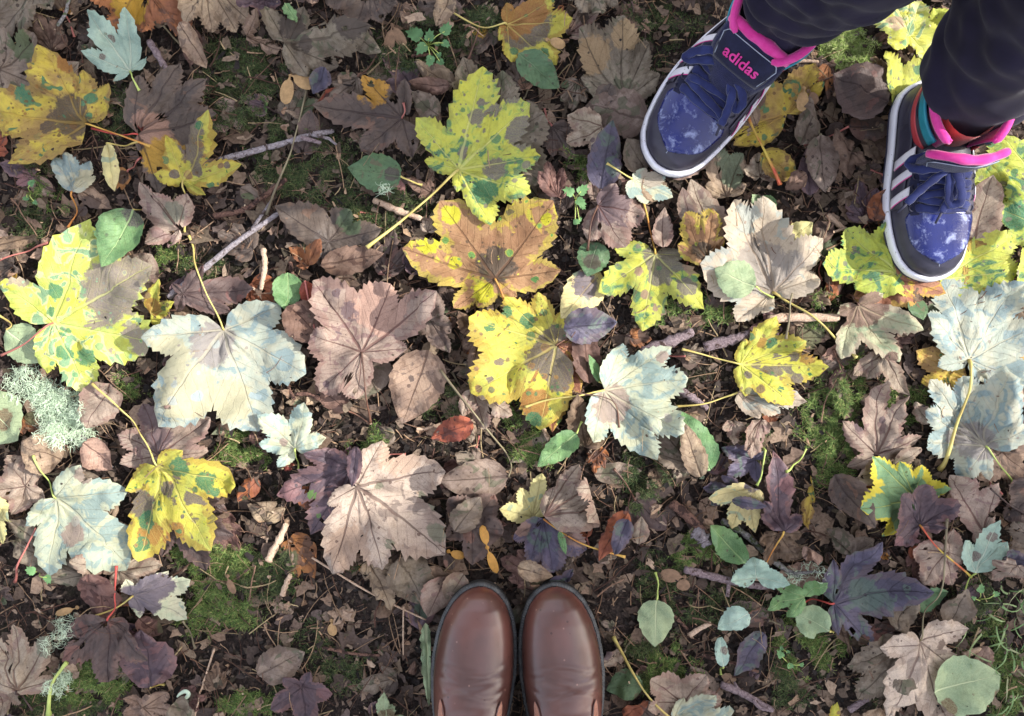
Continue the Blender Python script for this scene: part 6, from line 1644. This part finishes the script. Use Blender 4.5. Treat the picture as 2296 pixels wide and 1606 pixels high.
M_SKIN = simple_mat('skin', srgb(222,176,150), 0.5, 0.1, 60.0, 0.1)
M_JACK = fabric('dark_jacket', srgb(52,50,72), None, 0.8, 900.0)
M_HAIR = simple_mat('brown_hair', srgb(96,64,44), 0.5, 0.3, 200.0, 0.5)
fx, fy = -0.35, -0.93
hc = Vector((0.42, 0.396, 0.60)); rt = Vector((fy, -fx, 0)) * -1
def rel(s_, f_, z): return (hc.x + rt.x * s_ + fx * f_, hc.y + rt.y * s_ + fy * f_, z)
body_nodes = [(*rel(0, 0, 0.60), 0.075), (*rel(0, 0.005, 0.74), 0.07), (*rel(0, 0.0, 0.88), 0.085), (*rel(0, 0, 0.95), 0.045), (*rel(0, 0.008, 1.0), 0.032), (*rel(0, 0.012, 1.06), 0.065), (*rel(0, 0.012, 1.14), 0.070), (*rel(0, 0.005, 1.195), 0.045),
              (*rel(0.11, 0, 0.92), 0.036), (*rel(0.15, 0.01, 0.78), 0.030), (*rel(0.16, 0.04, 0.64), 0.024), (*rel(0.16, 0.05, 0.585), 0.020),
              (*rel(-0.11, 0, 0.92), 0.036), (*rel(-0.15, 0.01, 0.78), 0.030), (*rel(-0.16, 0.04, 0.64), 0.024), (*rel(-0.16, 0.05, 0.585), 0.020),
              (0.355, 0.395, 0.54, 0.06), (0.325, 0.386, 0.32, 0.044), (0.312, 0.382, 0.14, 0.030), (0.308, 0.372, 0.07, 0.024),
              (0.485, 0.385, 0.54, 0.06), (0.508, 0.350, 0.32, 0.044), (0.518, 0.300, 0.14, 0.030), (0.518, 0.285, 0.07, 0.024)]
body_edges = [(0,1),(1,2),(2,3),(3,4),(4,5),(5,6),(6,7),(2,8),(8,9),(9,10),(10,11),(2,12),(12,13),(13,14),(14,15),(0,16),(16,17),(17,18),(18,19),(0,20),(20,21),(21,22),(22,23)]
hand_v = []
for hnd, s_ in ((11, 1), (15, -1)):
    b0 = body_nodes[hnd]
    for k in range(5):
        n0 = len(body_nodes)
        off = (k - 2) * 0.007
        ln = [0.028, 0.040, 0.043, 0.040, 0.032][k]
        x0, y0 = b0[0] + fx * off, b0[1] + fy * off
        body_nodes.append((x0, y0, b0[2] - 0.03, 0.0062)); body_nodes.append((x0 + fx*0.006, y0 + fy*0.006, b0[2] - 0.03 - ln * 0.6, 0.0055)); body_nodes.append((x0 + fx*0.012, y0 + fy*0.012, b0[2] - 0.03 - ln, 0.0048))
        body_edges += [(hnd, n0), (n0, n0+1), (n0+1, n0+2)]
skin_mesh('body', body_nodes, body_edges, M_SKIN, child, 1)
skin_mesh('jacket', [(*rel(0, 0, 0.56), 0.105), (*rel(0, 0, 0.66), 0.10), (*rel(0, 0.005, 0.78), 0.095), (*rel(0, 0, 0.90), 0.098), (*rel(0, 0, 0.955), 0.05),
                     (*rel(0.115, 0, 0.925), 0.048), (*rel(0.152, 0.01, 0.78), 0.040), (*rel(0.162, 0.04, 0.635), 0.034),
                     (*rel(-0.115, 0, 0.925), 0.048), (*rel(-0.152, 0.01, 0.78), 0.040), (*rel(-0.162, 0.04, 0.635), 0.034)],
          [(0,1),(1,2),(2,3),(3,4),(3,5),(5,6),(6,7),(3,8),(8,9),(9,10)], M_JACK, child)
bm = bmesh.new(); bmesh.ops.create_uvsphere(bm, u_segments=32, v_segments=20, radius=0.083)
hcn = Vector(rel(0, -0.008, 1.118)) - CO
for v in bm.verts:
    d = v.co.normalized(); front = d.x * fx + d.y * fy
    k_ = 1.0 if not (front > 0.35 and d.z < 0.45) else 0.80
    v.co = Vector((v.co.x * 0.98 * k_, v.co.y * 0.98 * k_, v.co.z * (1.08 if d.z > 0 else 1.35))) * (1 + 0.02 * math.sin(d.x * 30) * math.cos(d.y * 26)) + hcn
me = bpy.data.meshes.new('hair'); bm.to_mesh(me); bm.free(); me.materials.append(M_HAIR)
for p in me.polygons: p.use_smooth = True
o = bpy.data.objects.new('hair', me); COL.objects.link(o); o.parent = child

# ------------------------------------------------------------------ the photographer's boots
def boot_leather():
    b = NB('polished_brown_leather'); tc = b.n('ShaderNodeTexCoord'); v = tc.outputs['Object']
    oi = b.n('ShaderNodeObjectInfo'); va = b.n('ShaderNodeVectorMath', operation='ADD'); b.put(va.inputs[0], v)
    cxn = b.n('ShaderNodeCombineXYZ'); b.put(cxn.inputs[2], b.math('MULTIPLY', oi.outputs['Random'], 9.0)); b.put(va.inputs[1], cxn.outputs[0]); v = va.outputs[0]
    n = b.noise(v, 16.0, 3.0); n2 = b.noise(v, 1100.0, 3.0); n3 = b.noise(v, 55.0, 4.0, 0.6)
    c = b.mix(b.ramp(n, 0.35, 0.68), srgb(102,64,56), srgb(80,52,46))
    vo = b.voro(v, 70.0); sp = b.n('ShaderNodeSeparateColor'); b.put(sp.inputs[0], vo.outputs['Color'])
    sc = b.math('MULTIPLY', b.ramp(vo.outputs['Distance'], 0.05, 0.13, 1, 0), b.ramp(sp.outputs[0], 0.56, 0.6))
    c = b.mix(sc, c, srgb(60,26,20))
    vo2 = b.voro(v, 110.0); sp2 = b.n('ShaderNodeSeparateColor'); b.put(sp2.inputs[0], vo2.outputs['Color'])
    sc2 = b.math('MULTIPLY', b.ramp(vo2.outputs['Distance'], 0.06, 0.18, 1, 0), b.ramp(sp2.outputs[0], 0.7, 0.74))
    c = b.mix(b.math('MULTIPLY', sc2, 0.5), c, srgb(176,136,122))
    # worn red edge low on the sides
    sx = b.n('ShaderNodeSeparateXYZ'); b.put(sx.inputs[0], tc.outputs['Object'])
    low = b.ramp(b.math('ADD', sx.outputs[2], b.math('MULTIPLY', b.math('SUBTRACT', n3, 0.5), 0.03)), 0.030, 0.052, 1.0, 0.0)
    c = b.mix(b.math('MULTIPLY', low, 0.5), c, srgb(124,62,46))
    h = b.math('SUBTRACT', b.math('ADD', b.math('MULTIPLY', n2, 0.35), b.math('MULTIPLY', n3, 1.6)), b.math('MULTIPLY', sc, 2.0))
    b.bump(h, 0.16, 0.0012)
    b.b.inputs['Coat Weight'].default_value = 0.45; b.b.inputs['Coat Roughness'].default_value = 0.28; b.b.inputs['Coat IOR'].default_value = 1.6
    return b.end(c, b.math('ADD', 0.22, b.math('MULTIPLY', n3, 0.24)), 0.55)
M_BOOT = boot_leather()
M_WELT = leather('black_welt', srgb(60,62,64), srgb(84,86,86), 0.6, 200.0)
M_BSOLE = leather('black_boot_sole', srgb(30,30,30), srgb(44,42,42), 0.75)
M_GORE = fabric('tan_elastic_gore', srgb(176,124,104), srgb(196,146,124), 0.85, 900.0, 0.8)
bts = [0, .010, .03, .07, .13, .20, .28, .36, .46, .56, .66, .78, .88, .95, .985, 1]
bW = [.002, .0125, .0215, .0315, .0395, .0445, .0470, .0475, .0450, .0405, .0375, .0360, .0345, .028, .016, .004]
bH = [.004, .018, .028, .0385, .0455, .0500, .0540, .0600, .0720, .0860, .095, .098, .096, .088, .07, .05]
def boot(loc, ang, side, label):
    e = empty('leather_boot', (loc[0], loc[1], SHOE_Z), ang); tag(e, label, 'boot', 'brown boots of the photographer')
    T, W = smooth_table(bts, bW); _, Hh = smooth_table(bts, bH)
    C = side * (0.007 * np.sin(np.clip(T / 0.6, 0, 1) * PI * 0.5) )
    la = Last(0.295, T, W, Hh, C, 0.028, 0.86, 0.66)
    def ring(z, off, rib=False):
        pts = []; n = 150 if rib else 60
        for k in range(n + 1):
            t = (k / n) ** 1.5; pts.append((-t * la.L, la.c(t) - la.w(t)))
        for k in range(n - 1, 0, -1):
            t = (k / n) ** 1.5; pts.append((-t * la.L, la.c(t) + la.w(t)))
        m = len(pts); o_ = []
        for i in range(m):
            a, b_ = pts[i-1], pts[(i+1) % m]; d = Vector((b_[0]-a[0], b_[1]-a[1])); d.normalize()
            ex = off + (0.0005 if rib and (i % 2) else 0)
            o_.append((pts[i][0] - d.y * -ex * -1 * -1, pts[i][1] + d.x * ex * -1, z + (0.0004 if rib and i % 2 else 0)))
        if max(p[0] for p in o_) < max(p[0] for p in pts):
            o_ = [(2*p[0]-q[0], 2*p[1]-q[1], q[2]) for p, q in zip(pts, o_)]
        return o_
    def loft(name, rings, mat):
        m = len(rings[0]); V = [p for r in rings for p in r]; F = []
        for i in range(len(rings) - 1):
            for j in range(m):
                j2 = (j + 1) % m; F.append((i*m + j, i*m + j2, (i+1)*m + j2, (i+1)*m + j))
        F.append(tuple(range(m))[::-1]); F.append(tuple((len(rings)-1)*m + j for j in range(m)))
        o = mesh_obj(name, V, F, mat, e, smooth=False)
        bm = bmesh.new(); bm.from_mesh(o.data); bmesh.ops.recalc_face_normals(bm, faces=bm.faces); bm.to_mesh(o.data); bm.free()
    loft('sole', [ring(0, 0.002), ring(0.004, 0.0036), ring(0.020, 0.0038)], M_BSOLE)
    loft('welt', [ring(0.020, 0.0040, True), ring(0.0255, 0.0042, True), ring(0.0275, 0.0032, True), ring(0.0285, 0.0006, True), ring(0.026, -0.002, True)], M_WELT)
    def up(u, v, off=0.0):
        t = u ** 1.5; ph = v * PI
        p = la.P(t, ph, off)
        # walking creases across the vamp
        s_ = math.sin(ph) ** 1.2
        for (tc_, am, wd, wv) in ((0.335, 0.0026, 0.016, 3.1), (0.375, 0.0016, 0.007, 5.0), (0.285, 0.0012, 0.008, 4.0), (0.43, 0.0018, 0.018, 2.3), (0.318, 0.0008, 0.004, 7.0)):
            cc = tc_ + 0.012 * math.sin(ph * wv + side * 2)
            p.z -= 1.35 * am * s_ * math.exp(-((t - cc) / wd) ** 2) * (0.7 + 0.3 * math.sin(ph * 3 + side))
            p.z += am * 0.6 * s_ * math.exp(-((t - cc - wd * 1.8) / wd) ** 2)
        return p
    grid('upper', up, 150, 60, M_BOOT, e)
    # ankle shaft
    cx = -0.222
    def sh(z, th, off=0.0):
        q = (z - 0.08) / 0.10
        return Vector((cx - 0.010*q + math.cos(th) * (0.062 - 0.006*q + off), la.c(0.7) + math.sin(th) * (0.0375 + 0.006 * q + off), z))
    grid('shaft', lambda u, v: sh(0.06 + 0.12*u, v*2*PI), 12, 56, M_BOOT, e, closed_v=True, thick=0.003)
    for s_ in (-1, 1):
        def gore(u, v):
            # rounded lower tip, wider towards the top
            t = 0.405 + 0.31*u; hw = (0.46 * math.sqrt(max(u, 0.0)) ) * (1 - 0.15*u)
            return up(t ** (1/1.5), (PI/2 + s_*(0.76 - 0.10*u + (v - 0.5) * hw)) / PI, 0.0015)
        grid('elastic_gore', gore, 18, 8, M_GORE, e, thick=0.001, flip=s_ < 0)
        pts = [gore(i/12, 0) for i in range(12, -1, -1)] + [gore(i/12, 1) for i in range(1, 13)]
        V, F = tube(pts, [0.0009]*len(pts), 5); mesh_obj('gore_seam', V, F, M_BOOT, e)
    grid('pull_tab', lambda u, v: Vector((cx - 0.066 - 0.006*math.sin(u*PI), la.c(0.7) + (v-0.5)*0.02, 0.15 + 0.045*u)), 6, 3, M_GORE, e, thick=0.002)
    return e
b1 = P(1079, 1314, 0.045); b2 = P(1243, 1314, 0.045)
boot(b1, math.radians(90 - 2.0), -1 * -1, 'left brown polished leather boot at the bottom edge')
boot(b2, math.radians(90 + 2.0), -1, 'right brown polished leather boot at the bottom edge, toe scuffed')
# ------------------------------------------------------------------ the tree that shades the bottom of the scene (it stands to the right, outside the picture)
def shade_tree(base, targets, label, sd):
    base = Vector(base)
    e = empty('sycamore_tree', base); tag(e, label, 'tree')
    M_BK = bark_mat('tree_bark', (104,92,84), (140,128,116), (76,70,56), 0.55)
    tp = [(0, 0, 0), (0.05, 0.03, 1.0), (0.0, 0.08, 2.4), (0.1, 0.05, 4.2), (0.0, 0.1, 6.0)]
    V, F = tube(spline(tp, 6), [0.22 - 0.006*i for i in range(25)], 18, True, 0.12, 4); mesh_obj('trunk', V, F, M_BK, e)
    r = np.random.default_rng(sd)
    # boughs: each carries leaves whose shade falls on a known strip of ground
    Vs, Fs, k = [], [], 0
    for i, (px, py, rx, ry, n, dist) in enumerate(targets):
        g = Vector((*P(px, py), 0.0)); c = g + TO_SUN * dist
        end = c - base
        mid = Vector((end.x*0.35, end.y*0.35, end.z*0.75))
        V, F = tube(spline([(0.02, 0.05, 1.6 + 0.3*(i % 4)), tuple(mid), tuple(end)], 8), [0.06 - 0.0032*j for j in range(17)], 8, True, 0.2, i)
        mesh_obj('bough', V, F, M_BK, e)
        # leaves in a flattened cluster facing the sun
        u1 = Vector((-TO_SUN.y, TO_SUN.x, 0)).normalized(); u2 = TO_SUN.cross(u1)
        a = r.uniform(0, 2*PI, n); q = np.sqrt(r.uniform(0, 1, n)) * (1 + 0.25*np.sin(a*3 + i) + 0.15*np.sin(a*7 + i*2))
        # ground ellipse to the plane facing the sun
        gxv = np.cos(a)*q*rx*PX; gyv = np.sin(a)*q*ry*PX
        x = c.x + gxv; y = c.y + gyv; z = np.full(n, c.z)
        d = r.uniform(-0.35, 0.35, n); x = x + TO_SUN.x*d; y = y + TO_SUN.y*d; z = z + TO_SUN.z*d
        s = r.uniform(0.02, 0.05, n)
        nx, ny, nz = r.normal(0, 0.6, n), r.normal(0, 0.6, n), np.abs(r.normal(1, 0.3, n))
        az = r.uniform(0, 2*PI, n)
        V4 = np.zeros((n, 5, 3))
        for j in range(5):
            t = az + j/5*2*PI; rr = s*(1.0 if j % 2 == 0 else 0.75)
            dx, dy = np.cos(t)*rr, np.sin(t)*rr
            V4[:, j, 0] = x + dx; V4[:, j, 1] = y + dy; V4[:, j, 2] = z - (dx*nx + dy*ny)/nz
        b0 = np.arange(n)*5
        Fs.append(np.stack([b0, b0+1, b0+2], 1) + k); Fs.append(np.stack([b0, b0+2, b0+3], 1) + k); Fs.append(np.stack([b0, b0+3, b0+4], 1) + k)
        Vs.append(V4.reshape(-1, 3)); k += n*5
    o = big_mesh('foliage', np.concatenate(Vs) - np.array(base), np.concatenate(Fs), simple_mat('tree_leaf', srgb(120,140,60), 0.6, 0.4, 8.0))
    o.parent = e; tag(o, kind='stuff')
SHADE = [ # ground spot px, py, radii, leaves, metres towards the sun
 (1150,1560,420,230,1300,3.4),(1750,1500,500,280,1700,3.6),(500,1560,420,170,900,3.3),(2250,1350,300,240,900,3.7),(60,1560,300,170,600,3.2),(1500,1250,260,90,330,3.3),(2000,1180,180,80,260,3.5),
 (1000,1300,260,90,280,3.4),(1150,1900,900,250,2200,3.3),(2400,1700,500,300,1500,3.4),(-200,1700,500,250,1000,3.3),
 (350,60,420,150,1000,3.5),(950,80,420,150,1100,3.6),(1350,90,200,150,500,3.4),(0,80,250,110,400,3.5),(700,-200,900,170,1500,3.6),(800,270,280,50,220,3.6),
]
shade_tree((4.6, -2.2, -0.02), [s for s in SHADE if s[1] > 400], 'sycamore tree standing to the right of the people, its boughs shading the path', 77)
shade_tree((4.4, 3.4, -0.02), [s for s in SHADE if s[1] <= 400], 'sycamore tree behind the child on the right', 78)
def wood_tree(base, crown, n, label, seed):
    e = empty('woodland_tree', base); tag(e, label, 'tree')
    M_BK = bark_mat('wood_bark', (104,92,84), (140,128,116), (76,70,56), 0.55) if 'wood_bark' not in bpy.data.materials else bpy.data.materials['wood_bark']
    b_ = Vector(base); r = np.random.default_rng(seed)
    V, F = tube(spline([(0, 0, 0), (0.04, 0.0, 1.5), (-0.05, 0.06, 3.2), tuple((Vector(crown[0][:3]) - b_) * 0.9)], 6), [0.15 - 0.005*i for i in range(19)], 14, True, 0.12, seed); mesh_obj('trunk', V, F, M_BK, e)
    Vs, Fs, k = [], [], 0
    for (cx, cy, cz, rx, ry) in crown:
        c = Vector((cx, cy, cz)) - b_
        V, F = tube(spline([(0, 0, 2.6), tuple(c * 0.5 + Vector((0, 0, 1.2))), tuple(c)], 5), [0.05 - 0.004*j for j in range(11)], 7, True, 0.2, seed); mesh_obj('bough', V, F, M_BK, e)
        a = r.uniform(0, 2*PI, n); q = np.sqrt(r.uniform(0, 1, n)) * (1 + 0.3*np.sin(a*3 + cx) + 0.2*np.sin(a*5 + cy))
        x = c.x + np.cos(a)*q*rx; y = c.y + np.sin(a)*q*ry; z = c.z + r.normal(0, 0.2, n)
        s = r.uniform(0.05, 0.10, n); az = r.uniform(0, 2*PI, n); tx, ty = r.normal(0, 0.5, n), r.normal(0, 0.5, n)
        V4 = np.zeros((n, 5, 3))
        for j in range(5):
            t = az + j/5*2*PI; rr = s*(1.0 if j % 2 == 0 else 0.7); dx, dy = np.cos(t)*rr, np.sin(t)*rr
            V4[:, j, 0] = x + dx; V4[:, j, 1] = y + dy; V4[:, j, 2] = z + dx*tx + dy*ty
        b0 = np.arange(n)*5 + k
        Fs.append(np.concatenate([np.stack([b0, b0+1, b0+2], 1), np.stack([b0, b0+2, b0+3], 1), np.stack([b0, b0+3, b0+4], 1)])); Vs.append(V4.reshape(-1, 3)); k += n*5
    o = big_mesh('foliage', np.concatenate(Vs), np.concatenate(Fs), simple_mat('wood_leaf', srgb(110,130,60), 0.6, 0.4, 8.0)); o.parent = e; tag(o, kind='stuff')
wood_tree((-3.4, 1.2, -0.02), [(-1.9, 0.9, 4.4, 1.1, 0.8), (-0.9, -0.9, 4.8, 0.8, 0.5), (-3.0, -1.4, 4.2, 1.3, 0.9), (-0.2, 1.9, 4.6, 0.9, 0.6)], 260, 'woodland tree to the left of the people, its boughs overhead', 5)
wood_tree((-0.6, -4.2, -0.02), [(-0.1, -2.6, 4.3, 0.9, 0.8), (1.3, -3.3, 4.0, 1.0, 0.7), (-1.8, -3.4, 4.2, 1.0, 0.9)], 260, 'woodland tree behind the photographer', 6)
wood_tree((1.4, 4.6, -0.02), [(0.9, 3.2, 4.4, 1.2, 0.8), (-1.0, 3.9, 4.5, 1.1, 0.8), (2.8, 3.6, 4.5, 1.2, 0.9)], 260, 'woodland tree behind the child', 7)
